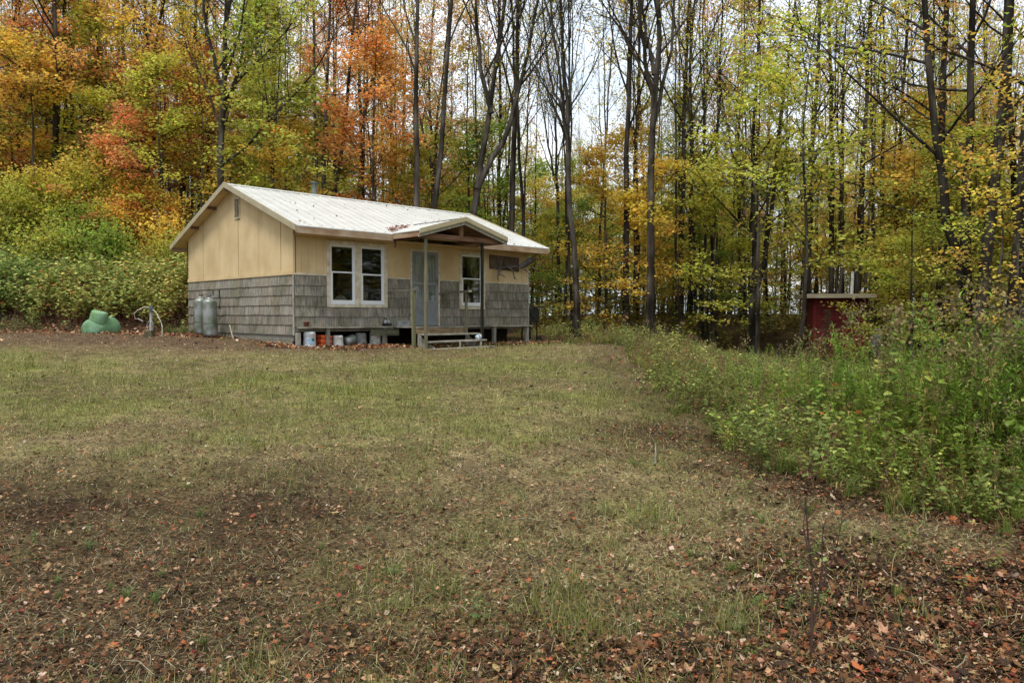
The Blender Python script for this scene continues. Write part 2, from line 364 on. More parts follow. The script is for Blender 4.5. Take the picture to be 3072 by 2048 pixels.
def build_litter():
    A = Acc()
    # whole leaves, near
    for n, d0, d1, tV, tF, s0, s1, pw in [(21000, 2.7, 9, LV, LF, .035, .085, 2), (190000, 2.6, 26, KV, KF, .009, .030, 1.35), (20000, 9, 27, KV, KF, .035, .08, 1.2)]:
        x, y = lawn_pts(n, d0, d1, pw); li = litter(x, y)
        hv = .30 + .70 * sm((x - .2) / 1.2); k = rng.random(n) < (li ** 1.6 * .9 * (hv if s1 > .06 else 1) + (.035 if s1 > .06 else .42)); k &= ~in_cabin(x, y, .0) | (rng.random(n) < .3)
        x, y = x[k], y[k]; n = len(x); z = hgt(x, y) + rng.random(n) * .02 + .004
        R = rotm(rng.random(n) * 6.28, rng.normal(0, .38, n), rng.normal(0, .38, n)); s = (s0 + (s1 - s0) * rng.random(n) ** 1.7) * rng.uniform(.7, 1.35, n); s = np.stack([s * rng.uniform(.7, 1.1, n), s, s * rng.uniform(.3, 2.4, n)], 1)
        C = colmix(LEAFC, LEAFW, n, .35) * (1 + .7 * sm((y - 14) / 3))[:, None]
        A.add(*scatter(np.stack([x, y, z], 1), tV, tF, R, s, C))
    # drifts against the cabin, the porch and the bank
    n = 5200; lx = rng.random(n) * 10 - .8; ly = -rng.random(n) ** 1.5 * 1.5 + .5
    x = CX + lx * CT - ly * ST; y = CY + lx * ST + ly * CT
    n2 = 5000; x = np.append(x, -15 + rng.random(n2) * 9); y = np.append(y, 20.6 + rng.random(n2) * 3.2); n = len(x)
    k = ~in_cabin(x, y, -.5); x, y = x[k], y[k]; n = len(x)
    C = colmix(LEAFC, [4, 5, 2, 2.5, 3, .6, 1.5, 1.2], n, .35)
    A.add(*scatter(np.stack([x, y, hgt(x, y) + rng.random(n) * .04], 1), KV, KF, rotm(rng.random(n) * 6.28, rng.normal(0, .5, n), rng.normal(0, .5, n)), .05 + .06 * rng.random(n), C))
    tag(obj('fallen_leaves', A.mesh('fallen_leaves', [M_dry])), 'brown, tan and red fallen leaves strewn over the clearing', 'leaf litter', kind='stuff')
build_litter()
def build_grass():
    A = Acc()
    bV = np.array([(-.5, 0, 0), (.5, 0, 0), (.42, .5, .22), (-.42, .5, .22), (0, 1, .25)]); bF = [np.array([(0, 1, 2), (0, 2, 3)]), np.array([(3, 2, 4)])]
    bF = [np.vstack(bF)]
    n = 330000; x, y = lawn_pts(n, 2.6, 26, 1.45)
    g = green(x, y); li = litter(x, y); den = .25 + .95 * sm((fbm(x, y, 2.6, 51, 3) - .28) / .4)
    k = (rng.random(n) < (1 - .72 * li) * np.clip(den * 1.5, 0, 1)) & ~in_cabin(x, y) & (x < edge_x(y) + .6) & (y < 24 + 2 * (x > -4))
    k &= ~((x < -9) & (y > 21.6))
    x, y, g = x[k], y[k], g[k]; n = len(x); d = y
    isg = rng.random(n) < g * .95
    so_ = soil_(x, y); kk = rng.random(n) < 1 - .55 * so_
    C = np.where(isg[:, None], colmix([(.19, .20, .04), (.28, .28, .08), (.12, .16, .035), (.36, .35, .16)], [4, 3, 2.5, 2], n, .4),
                 1.2 * colmix([(.42, .33, .17), (.26, .185, .09), (.09, .055, .026), (.58, .49, .29)], [4, 4, 4, 1.8], n, .4)) * (1 - .35 * so_)[:, None]
    L = np.where(isg, .03 + .035 * rng.random(n), .03 + .07 * rng.random(n) ** 2); tuft = fbm(x, y, 3.8, 61, 3); L = L * (.7 + 1.7 * sm((tuft - .54) / .12) * isg)
    wd = np.maximum(.0032, .00055 * d); pit = np.where(isg, .35 + .8 * rng.random(n), rng.normal(.03, .22, n))
    s = np.stack([wd, L * (1 + .03 * d), L], 1) * kk[:, None]
    A.add(*scatter(np.stack([x, y, hgt(x, y) - .002 + rng.random(n) * .012], 1), bV, bF, rotm(rng.random(n) * 6.28, pit, rng.normal(0, .3, n)), s, C))
    tag(obj('grass', A.mesh('grass', [M_herb])), 'short mown green and straw-coloured grass of the clearing', 'grass', kind='stuff')
    # twigs and stems lying about
    B = MB(); r = random.Random(5)
    for i in range(90):
        yy = 3 + 15 * r.random() ** 1.6; xx = (r.random() * 2 - 1) * .65 * yy; a = r.random() * 6.28; l = .1 + .3 * r.random(); zz = float(hgt(xx, yy))
        if xx > edge_x(yy) + .5: continue
        m = (xx + cos(a) * l / 2, yy + sin(a) * l / 2, zz + .03); e = (xx + cos(a + .2) * l, yy + sin(a + .2) * l, zz + .02)
        B.tube([(xx, yy, zz + .012), m, e], [.0022, .002, .001], 4, r.choice([(.28, .2, .12), (.15, .1, .06), (.36, .3, .2)]))
    for o, l_ in [(B.build('twigs', M_dry), 'thin dry twigs and straw stems lying on the lawn')]: tag(o, l_, 'twigs', kind='stuff')
build_grass()

# ------------------------------------------------------------------ cabin
m_s = .3722; ZE, ZR = 1.0992, 2.5033; OV, GV = .6128, .2844; CL, CDp = 7.9955, 6.3191
OPEN = [(.89, 2.68, -.775, .877), (3.443, 4.456, -1.257, .82), (5.174, 6.15, -.785, .867)]
def roofz(y): return ZE + m_s * (y + OV) if y < CDp / 2 else ZE + m_s * (CDp + OV - y)
def build_cabin():
    cab = empty('cabin', (CX, CY, ZD), TH)
    tag(cab, 'small yellow and grey shingled cabin with pale metal roof and little porch', 'cabin')
    # foundation and hidden walls
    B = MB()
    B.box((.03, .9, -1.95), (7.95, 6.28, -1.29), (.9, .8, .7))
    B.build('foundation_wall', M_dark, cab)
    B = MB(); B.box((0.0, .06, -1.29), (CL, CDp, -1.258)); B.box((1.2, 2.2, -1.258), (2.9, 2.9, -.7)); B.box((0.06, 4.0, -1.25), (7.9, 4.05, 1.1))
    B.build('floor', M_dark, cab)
    B = MB(); B.box((.0, CDp - .06, -1.25), (CL, CDp, 1.2)); B.box((CL - .06, .0, -1.25), (CL, CDp - .06, 1.15))
    B.add([(CL, 0, 1.1), (CL, CDp, 1.1), (CL, CDp / 2, 2.35)], [(0, 1, 2)]); B.build('rear_wall', M_yel, cab)
    # front wall backing (dark sheathing) with openings, then boards
    def front(z0f, name, m, y0, y1, top, bot):
        B = MB(); xs = 0
        for (a, b, c, d) in OPEN:
            B.box((xs, y0, bot), (a, y1, top)); xs = b
            if c > bot + .01 and c < top: B.box((a, y0, bot), (b, y1, c))
            if d < top and d > bot: B.box((a, y0, d), (b, y1, top))
        B.box((xs, y0, bot), (CL, y1, top)); return B
    # yellow plywood siding with fine grooves: narrow boards butted 4 mm apart
    B = MB(); r = random.Random(2); x = 0.0
    while x < CL:
        w = min(.203, CL - x)
        segs = [(0.004, 1.16)]
        for (a, b, c, d) in OPEN:
            if x + w / 2 > a and x + w / 2 < b: segs = [(d, 1.16)]
        xa, xb = x, x + w - .004
        cut = False
        for (a, b, c, d) in OPEN:
            for e in (a, b):
                if xa < e < xb:
                    cut = True
                    for (p, q) in ((xa, e), (e, xb)):
                        mid = (p + q) / 2; B.box((p, 0, d if a < mid < b else .004), (q, .03, 1.16), (1, 1, 1))
        if not cut:
            for z0, z1 in segs: B.box((xa, 0, z0), (xb, .03, z1), (1, 1, 1) if r.random() < .8 else (.96, .95, .93))
        x += w
    B.build('upper_wall', M_yel, cab)
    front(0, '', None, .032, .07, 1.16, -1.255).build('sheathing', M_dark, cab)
    # drip band
    B = MB(); xs = 0
    for (a, b, c, d) in OPEN + [(CL, CL, 0, 0)]:
        if a > xs: B.box((xs, -.02, -.005), (a - .0, 0, .035))
        xs = b
    B.box((7.93, -.012, .036), (CL, 0, 1.16)); B.split('trim_band', M_cream, cab)
    # shingles
    def shingles(mb, x0, x1, ztop, zbot, rows, horiz, seed):
        r = random.Random(seed); h = (ztop - zbot) / rows
        for k in range(rows):
            z1 = ztop - k * h; z0 = z1 - h; x = x0 - r.random() * .1; rt = r.uniform(.85, 1.1)
            while x < x1:
                w = r.uniform(.09, .24); a, b = max(x, x0), min(x + w - .004, x1); x += w
                if b - a < .01: continue
                v = r.uniform(.82, 1.14) * rt; t = r.random(); c = (v * (1.0 + .06 * (t < .3)), v * (1 + .02 * (t > .6)), v * (1 - .04 * (t < .3)))
                if r.random() < .08: c = tuple(q * 1.2 for q in c)
                dz = r.uniform(-.006, .004); i0, i1 = -.028 - r.random() * .006, -.010
                if horiz: P = [(a, i0, z0 + dz), (b, i0, z0 + dz), (b, 0, z0 + dz), (a, 0, z0 + dz), (a, i1, z1 - .001), (b, i1, z1 - .001), (b, 0, z1 - .001), (a, 0, z1 - .001)]
                else: P = [(i0, b, z0 + dz), (i0, a, z0 + dz), (0, a, z0 + dz), (0, b, z0 + dz), (i1, b, z1 - .001), (i1, a, z1 - .001), (0, a, z1 - .001), (0, b, z1 - .001)]
                mb.hexa(P, c)
    B = MB(); xs = 0.02
    rows = [(0, -.245), (-.245, -.495), (-.495, -.75), (-.75, -1.0), (-1.0, -1.255)]
    solid = []
    for (a, b, c, d) in OPEN + [(CL, CL, 0, 0)]:
        if a > xs: solid.append((xs, a))
        xs = b
    for i in (0, 1, 2, 3):
        shingles(B, *solid[i], -.006, -1.257, 5, True, 10 + i)
        if i in (0, 2): a, b, c, d = OPEN[i]; shingles(B, a, b, c - .002, -1.257, 2, True, 20 + i)
        if i == 1: B.build('shingle_siding', M_shing, cab); B = MB()
    B.build('shingle_siding', M_shing, cab)
    B = MB(); shingles(B, 0.0, CDp, -.006, -1.45, 6, False, 40); B.build('gable_shingle_siding', M_shing, cab)
    B = MB(); B.box((0.0, .04, -1.6), (.06, CDp - .01, 0)); B.box((.005, .1, -1.95), (.05, CDp, -1.46), (1.2, 1.1, 1.0)); B.build('gable_skirt', M_grey, cab)
    B = MB(); B.box((-.034, -.034, -1.46), (-.002, .0, -.0), (1.6, 1.6, 1.6)); B.box((CL - .03, -.036, -1.25), (CL + .01, -.030, 0), (1.6, 1.65, 1.6)); B.split('corner_board', M_grey, cab)
    # gable panels
    js = [0.0, .597, 1.761, 2.937, 4.12, 5.228, CDp]
    B = MB()
    for i in range(6):
        a, b = js[i] + .011, js[i + 1] - .011
        if i == 0: a = 0.0
        ys = [a] + ([CDp / 2] if a < CDp / 2 < b else []) + [b]
        t = .012 * (i % 2)
        for p, q in zip(ys[:-1], ys[1:]):
            B.hexa([(-.012 - t * .5, p, .02), (.03, p, .02), (.03, q, .02), (-.012 - t * .5, q, .02), (-.012 - t * .5, p, roofz(p) - .06), (.03, p, roofz(p) - .06), (.03, q, roofz(q) - .06), (-.012 - t * .5, q, roofz(q) - .06)])
    B.box((-.022, -.016, .036), (.03, -.001, 1.12)); B.build('gable_panel', M_yel, cab)
    B = MB(); B.hexa([(.032, .0, 0), (.06, 0, 0), (.06, CDp / 2, 0), (.032, CDp / 2, 0), (.032, 0, roofz(0) - .08), (.06, 0, roofz(0) - .08), (.06, CDp / 2, ZR - .08), (.032, CDp / 2, ZR - .08)])
    B.hexa([(.032, CDp / 2, 0), (.06, CDp / 2, 0), (.06, CDp, 0), (.032, CDp, 0), (.032, CDp / 2, ZR - .08), (.06, CDp / 2, ZR - .08), (.06, CDp, roofz(CDp) - .08), (.032, CDp, roofz(CDp) - .08)])
    B.build('gable_sheathing', M_dark, cab)
    B = MB(); B.box((-.034, -.01, -.004), (-.0, CDp, .085)); 
    B.build('gable_band', M_yel, cab)
    B = MB()
    B.box((-.02, -.016, .03), (.03, -.001, 1.13), (3.2, 4.6, 6.0)) if False else None
    B.box((-.03, CDp - .03, .1), (.0, CDp + .02, 1.2), (.6, .5, .4)); B.split('gable_block', M_darkwood, cab)
    # vent
    B = MB(); y0, y1, z0, z1 = 2.80, 3.12, 1.58, 2.13
    for a, b in (((y0, z0), (y0 + .03, z1)), ((y1 - .03, z0), (y1, z1))): B.box((-.045, a[0], a[1]), (-.012, b[0], b[1]))
    B.box((-.045, y0 + .03, z0), (-.012, y1 - .03, z0 + .03)); B.box((-.045, y0 + .03, z1 - .03), (-.012, y1 - .03, z1))
    v = B.build('gable_vent', M_cream, cab)
    B = MB(); B.box((-.017, y0 + .03, z0 + .03), (-.0165, y1 - .03, z1 - .03)); B.build('vent_opening', M_black, v)
    B = MB()
    for k in range(11):
        z = z0 + .05 + k * .044; B.hexa([(-.043, y0 + .03, z), (-.043, y1 - .03, z), (-.038, y1 - .03, z), (-.038, y0 + .03, z), (-.034, y0 + .03, z + .012), (-.034, y1 - .03, z + .012), (-.029, y1 - .03, z + .012), (-.029, y0 + .03, z + .012)], (.12, .12, .12))
    B.build('louver', M_cream, v)
    # main roof: ribbed sheets
    def ribs(x0, x1, pitch=.305):
        st = []; x = x0
        while x < x1 - .02:
            st += [(x, 0), (x + .018, .009), (x + .034, .009), (x + .052, 0)]
            x += pitch
        st = [q for q in st if q[0] < x1] + [(x1, 0)]; return st
    n = Vector((0, -m_s, 1)).normalized(); n2 = Vector((0, m_s, 1)).normalized()
    for side, nm in ((0, 'roof'), (1, 'roof')):
        st = ribs(-GV, CL + GV); V = []; Fc = []
        for i, (x, dh) in enumerate(st):
            nn = n if side == 0 else n2
            for (y, z) in (((-OV, ZE), (CDp / 2, ZR)) if side == 0 else ((CDp + OV, ZE), (CDp / 2, ZR))):
                V.append((x, y + nn.y * dh, z + nn.z * dh)); V.append((x, y, z - .02))
        for i in range(len(st) - 1):
            a, b = i * 4, (i + 1) * 4
            Fc += [(a, b, b + 2, a + 2), (a + 1, a + 3, b + 3, b + 1), (a, a + 1, b + 1, b)]
        B = MB(); B.add(V, Fc); cols = [(.5, .5, .47) if (st[k // 3][1] > 0 and st[k // 3 + 1][1] == 0 and int(round((st[k // 3][0] + GV) / .305 - .11)) % 3 == 2 and k % 3 == 0) else (1, 1, 1) for k in range(len(Fc))]; B.C = {4: cols}; o = B.build(nm, M_roof, cab)
    B = MB()
    for x in np.arange(-GV + .15, CL + GV, .305):
        for f in (.03, .33, .66, .97):
            y = -OV + f * (CDp / 2 + OV) ; z = ZE + m_s * (y + OV); B.box((x - .009, y - .009, z), (x + .009, y + .009, z + .008), (.5, .5, .48))
    tag(B.build('roof_screws', M_steel, cab), kind='stuff')
    B = MB()
    for sgn in (-1, 1):
        V = []; x0, x1 = -GV - .01, CL + GV + .01; yc = CDp / 2
        B.hexa([(x0, yc, ZR + .011), (x1, yc, ZR + .011), (x1, yc + sgn * .16, ZR + .011 - .16 * m_s), (x0, yc + sgn * .16, ZR + .011 - .16 * m_s), (x0, yc, ZR + .018), (x1, yc, ZR + .018), (x1, yc + sgn * .16, ZR + .018 - .16 * m_s), (x0, yc + sgn * .16, ZR + .018 - .16 * m_s)])
    B.build('ridge_cap', M_roof, cab)
    # rake trims, soffit, fascia
    B = MB()
    for x0, x1 in ((-GV - .02, -GV + .012), (CL + GV - .012, CL + GV + .02)):
        for (ya, za, yb, zb) in ((-OV - .02, ZE - .007, CDp / 2, ZR + .03), (CDp + OV + .02, ZE - .007, CDp / 2, ZR + .03)):
            B.hexa([(x0, ya, za - .12), (x1, ya, za - .12), (x1, yb, zb - .13), (x0, yb, zb - .13), (x0, ya, za + .022), (x1, ya, za + .022), (x1, yb, zb + .014), (x0, yb, zb + .014)])
    B.split('rake_trim', M_rake, cab)
    B = MB()
    for (ya, za, yb, zb) in ((-OV + .02, ZE - .01, CDp / 2, ZR - .005), (CDp + OV - .02, ZE - .01, CDp / 2, ZR - .005)):
        B.hexa([(-GV + .014, ya, za - .045), (CL + GV - .014, ya, za - .045), (CL + GV - .014, yb, zb - .045), (-GV + .014, yb, zb - .045), (-GV + .014, ya, za - .022), (CL + GV - .014, ya, za - .022), (CL + GV - .014, yb, zb - .022), (-GV + .014, yb, zb - .022)])
    B.build('roof_decking', M_yel, cab)
    B = MB()
    for y in (.9, 2.1, 4.3, 5.5): 
        z = roofz(y) - .09; B.box((-GV + .02, y - .02, z - .045), (-.014, y + .02, z + .03))
    B.box((-GV + .02, CDp / 2 - .05, ZR - .19), (-.014, CDp / 2 + .05, ZR - .07)); B.split('lookout', M_darkwood, cab)
    B = MB(); x = -GV + .015; r = random.Random(8)
    for x1 in (2.45,): B.box((x, -OV - .004, ZE - .175), (x1, -OV + .03, ZE - .026), (1, 1, 1))
    B.box((4.75, -OV - .004, ZE - .175), (CL + GV - .015, -OV + .03, ZE - .026), (1, .97, .95)); B.box((-GV, CDp + OV - .03, ZE - .17), (CL + GV, CDp + OV, ZE - .026))
    B.split('fascia', M_fascia, cab)
    B = MB(); B.box((0.0, -OV + .03, ZE - .170), (CL, -.002, ZE - .155), (.9, .85, .8)); B.box((0, .0, 1.16), (CL, .04, 1.27)); B.build('soffit', M_yel, cab)
    # stove pipe
    B = MB(); Mx = Matrix.Translation((2.72, 3.75, 2.05)); B.lathe([(0.001, 0), (.085, 0), (.085, .90)], 20, (1, 1, 1), Mx)
    ch = B.build('chimney', M_steel, cab, True)
    B = MB(); Mx = Matrix.Translation((2.72, 3.75, 2.93)); B.lathe([(.001, .03), (.15, .0), (.155, .03), (.1, .05), (.001, .065)], 20, (.5, .5, .5), Mx); B.build('chimney_cap', M_steel, ch, True)
    # windows
    def unit(x0, x1, z0, z1, zm, nm='window'):
        B = MB(); y = -.012; w = .045
        B.box((x0, y, z0), (x0 + w * .6, .05, z1)); B.box((x1 - w * .6, y, z0), (x1, .05, z1)); B.box((x0 + w * .6, y, z0), (x1 - w * .6, .05, z0 + w * .6)); B.box((x0 + w * .6, y, z1 - w * .6), (x1 - w * .6, .05, z1))
        f = B.build(nm, M_white, cab, bevel=.003)
        a, b = x0 + w * .6 + .002, x1 - w * .6 - .002
        for (p, q, yy, s) in ((z0 + w * .6 + .002, zm + .02, .004, .05), (zm - .02, z1 - w * .6 - .002, .03, .035)):
            B = MB(); B.box((a, yy, p), (a + s, yy + .022, q)); B.box((b - s, yy, p), (b, yy + .022, q)); B.box((a + s, yy, p), (b - s, yy + .022, p + (.075 if p < zm - .1 else .035))); B.box((a + s, yy, q - .035), (b - s, yy + .022, q))
            B.build('sash', M_white, f, bevel=.002)
            B = MB(); B.box((a + s, yy + .010, p + .03), (b - s, yy + .013, q - .03)); B.build('pane', M_glass, f)
        return f
    unit(.99, 1.715, -.70, .80, .10); unit(1.875, 2.60, -.70, .80, .07); unit(5.26, 6.07, -.70, .79, .09)
    B = MB()
    def trim(x0, x1, z0, z1, ww=.09, mid=None):
        B.box((x0, -.033, z0), (x0 + ww, .03, z1)); B.box((x1 - ww, -.033, z0), (x1, .03, z1)); B.box((x0 + ww, -.034, z0), (x1 - ww, .03, z0 + .07)); B.box((x0 + ww, -.034, z1 - ww * .85), (x1 - ww, .03, z1))
        if mid: B.box((mid[0], -.03, z0 + .07), (mid[1], .03, z1 - ww * .85))
    trim(.885, 2.69, -.775, .877, .1, (1.72, 1.87)); trim(5.17, 6.155, -.785, .867, .085)
    B.split('window_trim', M_cream, cab, bevel=.003, sizes=[5, 4])
    # door
    B = MB(); x0, x1, z0, z1 = 3.443, 4.456, -1.257, .82
    B.box((x0, -.03, z0), (x0 + .05, .04, z1)); B.box((x1 - .05, -.03, z0), (x1, .04, z1)); B.box((x0 + .05, -.031, z1 - .05), (x1 - .05, .04, z1)); B.build('door_frame', M_cream, cab)
    a, b = x0 + .052, x1 - .052; B = MB(); zt = z1 - .055
    for (p, q, u, v) in ((a, a + .08, z0 + .01, zt), (b - .08, b, z0 + .01, zt)): B.box((p, .0, u), (q, .03, v))
    for (u, v) in ((z0 + .01, z0 + .13), (-.62, -.56), (-.14, -.07), (zt - .08, zt)): B.box((a + .08, .0, u), (b - .08, .03, v))
    B.box((a + .08, .012, z0 + .13), (b - .08, .02, -.62), (.9, .9, .92)); dr = B.build('door', M_door, cab, bevel=.003)
    B = MB(); B.box((a + .08, .012, -.07), (b - .08, .015, zt - .08)); B.box((a + .08, .012, -.56), (b - .08, .015, -.14)); B.build('door_pane', M_glass, dr)
    B = MB(); r = random.Random(3); k = 40; V = []; Fc = []
    for i in range(k + 1):
        x = a + .07 + (b - a - .14) * i / k; yy = .05 + .02 * sin(i * 1.7) + .008 * r.random()
        V += [(x, yy, -.6), (x, yy, zt)]
    for i in range(k): Fc.append((2 * i, 2 * i + 2, 2 * i + 3, 2 * i + 1))
    B.add(V, Fc); B.build('curtain', M_curtain, dr, True)
    B = MB(); B.tube([(b - .05, -.035, -.12), (b - .05, -.05, -.02), (b - .05, -.035, .06)], .011, 8, (.12, .12, .12)); B.box((b - .065, -.03, -.03), (b - .035, .0, .0), (.2, .2, .2)); B.build('door_handle', M_plain, dr)
    # ledge and its posts
    B = MB(); B.box((.06, -.16, -1.30), (2.75, -.036, -1.262), (1.1, 1.1, 1.05)); B.box((4.5, -.16, -1.30), (CL + .05, -.036, -1.262), (1.15, 1.15, 1.15)); B.box((.02, -.035, -1.38), (2.9, .0, -1.262), (.6, .6, .6)); B.box((4.46, -.035, -1.36), (CL, .0, -1.262), (.7, .7, .7))
    B.split('ledge_board', M_board_h, cab, bevel=.006)
    for x, w, c in ((.06, .1, 1.3), (.86, .09, 1.0), (2.55, .1, 1.1), (6.47, .1, 1.1), (7.86, .1, 1.25)):
        B = MB(); B.box((x - w / 2, -.13, -1.92), (x + w / 2, -.13 + w, -1.302 if x > .2 else -1.4), (c, c, c)); B.build('support_post', M_grey, cab, bevel=.006)
    # platform
    B = MB()
    for i in range(7): 
        yb = -1.06 + i * .148; B.box((2.86, yb, -1.30), (4.64, yb + .142, -1.262), (.9 + .1 * (i % 2),) * 3)
    dk = B.build('porch_deck', M_board_h, cab, bevel=.004)
    B = MB(); B.box((2.87, -1.05, -1.45), (4.6, -1.012, -1.302), (.95, .72, .5)); B.box((2.0, -.30, -1.50), (2.86, -.26, -1.33), (.3, .32, .26)); B.split('deck_fascia', M_board_h, dk)  # second board tinted dark to stand for the contact shadow under the cabin
    for (y, z, x0, x1, dz, w) in ((-1.32, -1.455, 2.80, 4.72, .0, .24), (-1.58, -1.635, 2.79, 4.68, .012, .25), (-1.86, -1.815, 2.72, 4.72, .02, .25)):
        B = MB(); c = 1.05; hz = .02
        B.hexa([(x0, y - w / 2, z - hz - .01), (x1, y - w / 2 - .03, z - hz + dz), (x1, y + w / 2 - .02, z - hz + dz), (x0, y + w / 2, z - hz - .01), (x0, y - w / 2, z + hz - .01), (x1, y - w / 2 - .03, z + hz + dz), (x1, y + w / 2 - .02, z + hz + dz), (x0, y + w / 2, z + hz - .01)], (c, c, c))
        B.build('step', M_board_h, cab, bevel=.004)
    for x in (2.9, 4.52):
        B = MB(); V = [(-1.02, -1.31), (-1.02, -1.75), (-1.75, -1.95), (-1.9, -1.84), (-1.75, -1.84)]
        V = [(-1.04, -1.47), (-1.04, -1.75), (-1.70, -1.95), (-1.85, -1.86)]
        B.hexa([(x, V[3][0], V[3][1]), (x, V[2][0], V[2][1]), (x, V[1][0], V[1][1]), (x, V[0][0], V[0][1]), (x + .04, V[3][0], V[3][1]), (x + .04, V[2][0], V[2][1]), (x + .04, V[1][0], V[1][1]), (x + .04, V[0][0], V[0][1])], (1.2, 1.2, 1.2))
        B.build('stringer', M_grey, cab)
    B = MB(); B.box((3.7, -1.78, -2.0), (3.74, -1.74, -1.65), (1.3, 1.3, 1.3)); B.box((4.42, -1.78, -2.0), (4.46, -1.74, -1.66), (1.3, 1.3, 1.3)); B.split('step_prop', M_grey, cab)
    # posts and rails
    for (x, w, c) in ((2.745, .066, .85), (4.635, .066, .10)):
        B = MB(); B.box((x - w / 2, -1.62, -2.1), (x + w / 2, -1.62 + w, .95), (c, c, c)); B.build('porch_post', M_green_wood, cab, bevel=.006)
    B = MB(); B.box((2.77, -1.03, -2.05), (2.86, -.96, -.33), (.75, .8, .7)); B.build('rail_post', M_green_wood, cab, bevel=.006)
    B = MB(); B.box((4.42, -1.18, -1.45), (4.48, -1.12, -.34), (.75, .75, .7)); B.build('rail_post', M_green_wood, cab, bevel=.006)
    B = MB(); B.beam((2.72, .0, -.36), (2.84, -1.15, -.315), .09, .035, c=(.8, .75, .7)); B.build('rail', M_grey, cab)
    B = MB(); B.beam((4.46, .0, -.37), (4.45, -1.3, -.32), .09, .05, c=(.75, .7, .65)); B.box((4.40, -1.33, -.345), (4.50, -1.3, -.295), (2.3, 2.1, 1.6)); B.build('rail', M_grey, cab)
    B = MB(); B.box((4.56, -.06, -.62), (4.62, -.03, -.38), (.8, .75, .65)); B.build('rail_bracket', M_grey, cab)
    # porch roof
    xr, zr, xl, xrr, ze, yf = 3.90, 1.535, 2.43, 5.39, 1.118, -1.755
    sl = (zr - ze) / (xr - xl)
    pr = None
    for sgn, xe in ((-1, xl), (1, xrr)):
        st = ribs(-yf * -1, .62, .255); V = []; Fc = []
        st = ribs(yf, .62, .255)
        for (y, dh) in st:
            zmain = ZE + m_s * (y + OV) - .015
            zlo = max(ze, min(zmain, zr - .002)) if y > -OV else ze
            xlo = xr + sgn * (zr - zlo) / sl
            V += [(xlo, y, zlo + dh), (xr, y, zr + dh), (xlo, y, zlo - .02), (xr, y, zr - .02)]
        for i in range(len(st) - 1):
            a, b = i * 4, i * 4 + 4; Fc += [(a, a + 1, b + 1, b), (a + 2, b + 2, b + 3, a + 3), (a, b, b + 2, a + 2)]
        B = MB(); B.add(V, Fc); o = B.build('porch_roof', M_roof, cab)
        if pr is None: pr = o
    B = MB()
    for sgn in (-1, 1): B.hexa([(xr, yf - .02, zr + .024), (xr, .5, zr + .024), (xr + sgn * .13, .42, zr + .024 - .13 * sl), (xr + sgn * .13, yf - .02, zr + .024 - .13 * sl), (xr, yf - .02, zr + .03), (xr, .5, zr + .03), (xr + sgn * .13, .42, zr + .03 - .13 * sl), (xr + sgn * .13, yf - .02, zr + .03 - .13 * sl)])
    B.build('porch_ridge_cap', M_roof, cab)
    for nm, m_, y0, y1, t0, t1, c in (('porch_rake_trim', M_rake, yf - .03, yf + .0, .028, -.085, (1.15, 1.15, 1.1)), ('porch_rake_trim', M_rake, yf - .012, yf + .02, -.087, -.115, (.8, .8, .75)), ('porch_fascia', M_grey, yf + .012, yf + .045, -.117, -.175, (1.6, 1.6, 1.5))):
        B = MB()
        for xe, sgn in ((xl - .01, -1), (xrr + .01, 1)):
            za, zb = ze, zr
            B.hexa([(xe, y0, za + t1), (xe, y1, za + t1), (xr, y1, zb + t1), (xr, y0, zb + t1), (xe, y0, za + t0), (xe, y1, za + t0), (xr, y1, zb + t0), (xr, y0, zb + t0)], c)
        B.build(nm, m_, cab)
    B = MB()
    for xe, sgn in ((xl, -1), (xrr, 1)):
        B.hexa([(xe, yf + .05, ze - .06), (xe, -.0, ze - .06), (xr, 0, zr - .06), (xr, yf + .05, zr - .06), (xe, yf + .05, ze - .03), (xe, 0, ze - .03), (xr, 0, zr - .03), (xr, yf + .05, zr - .03)])
    B.box((3.83, -1.64, 1.06), (3.93, -1.58, 1.42), (1.4, 1.3, 1.2))
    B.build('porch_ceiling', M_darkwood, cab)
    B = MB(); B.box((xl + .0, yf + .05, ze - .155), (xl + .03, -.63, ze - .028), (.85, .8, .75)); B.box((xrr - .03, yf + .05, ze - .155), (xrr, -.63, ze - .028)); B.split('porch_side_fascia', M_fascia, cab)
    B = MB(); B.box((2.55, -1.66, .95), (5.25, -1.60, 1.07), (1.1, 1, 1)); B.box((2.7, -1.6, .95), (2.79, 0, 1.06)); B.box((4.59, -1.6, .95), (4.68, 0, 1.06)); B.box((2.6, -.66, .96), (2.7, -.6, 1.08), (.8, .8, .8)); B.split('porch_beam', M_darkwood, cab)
    B = MB(); B.box((2.47, -OV - .03, .75), (2.53, -OV + .0, 1.0), (.7, .65, .6)); B.build('corner_bracket', M_darkwood, cab)
    return cab
build_cabin()
def cabw(l): return (CX + l[0] * CT - l[1] * ST, CY + l[0] * ST + l[1] * CT, ZD + l[2])
def local_thing(name, l, label, cat, group=None, rz=0):
    return tag(empty(name, cabw(l), TH + rz), label, cat, group)

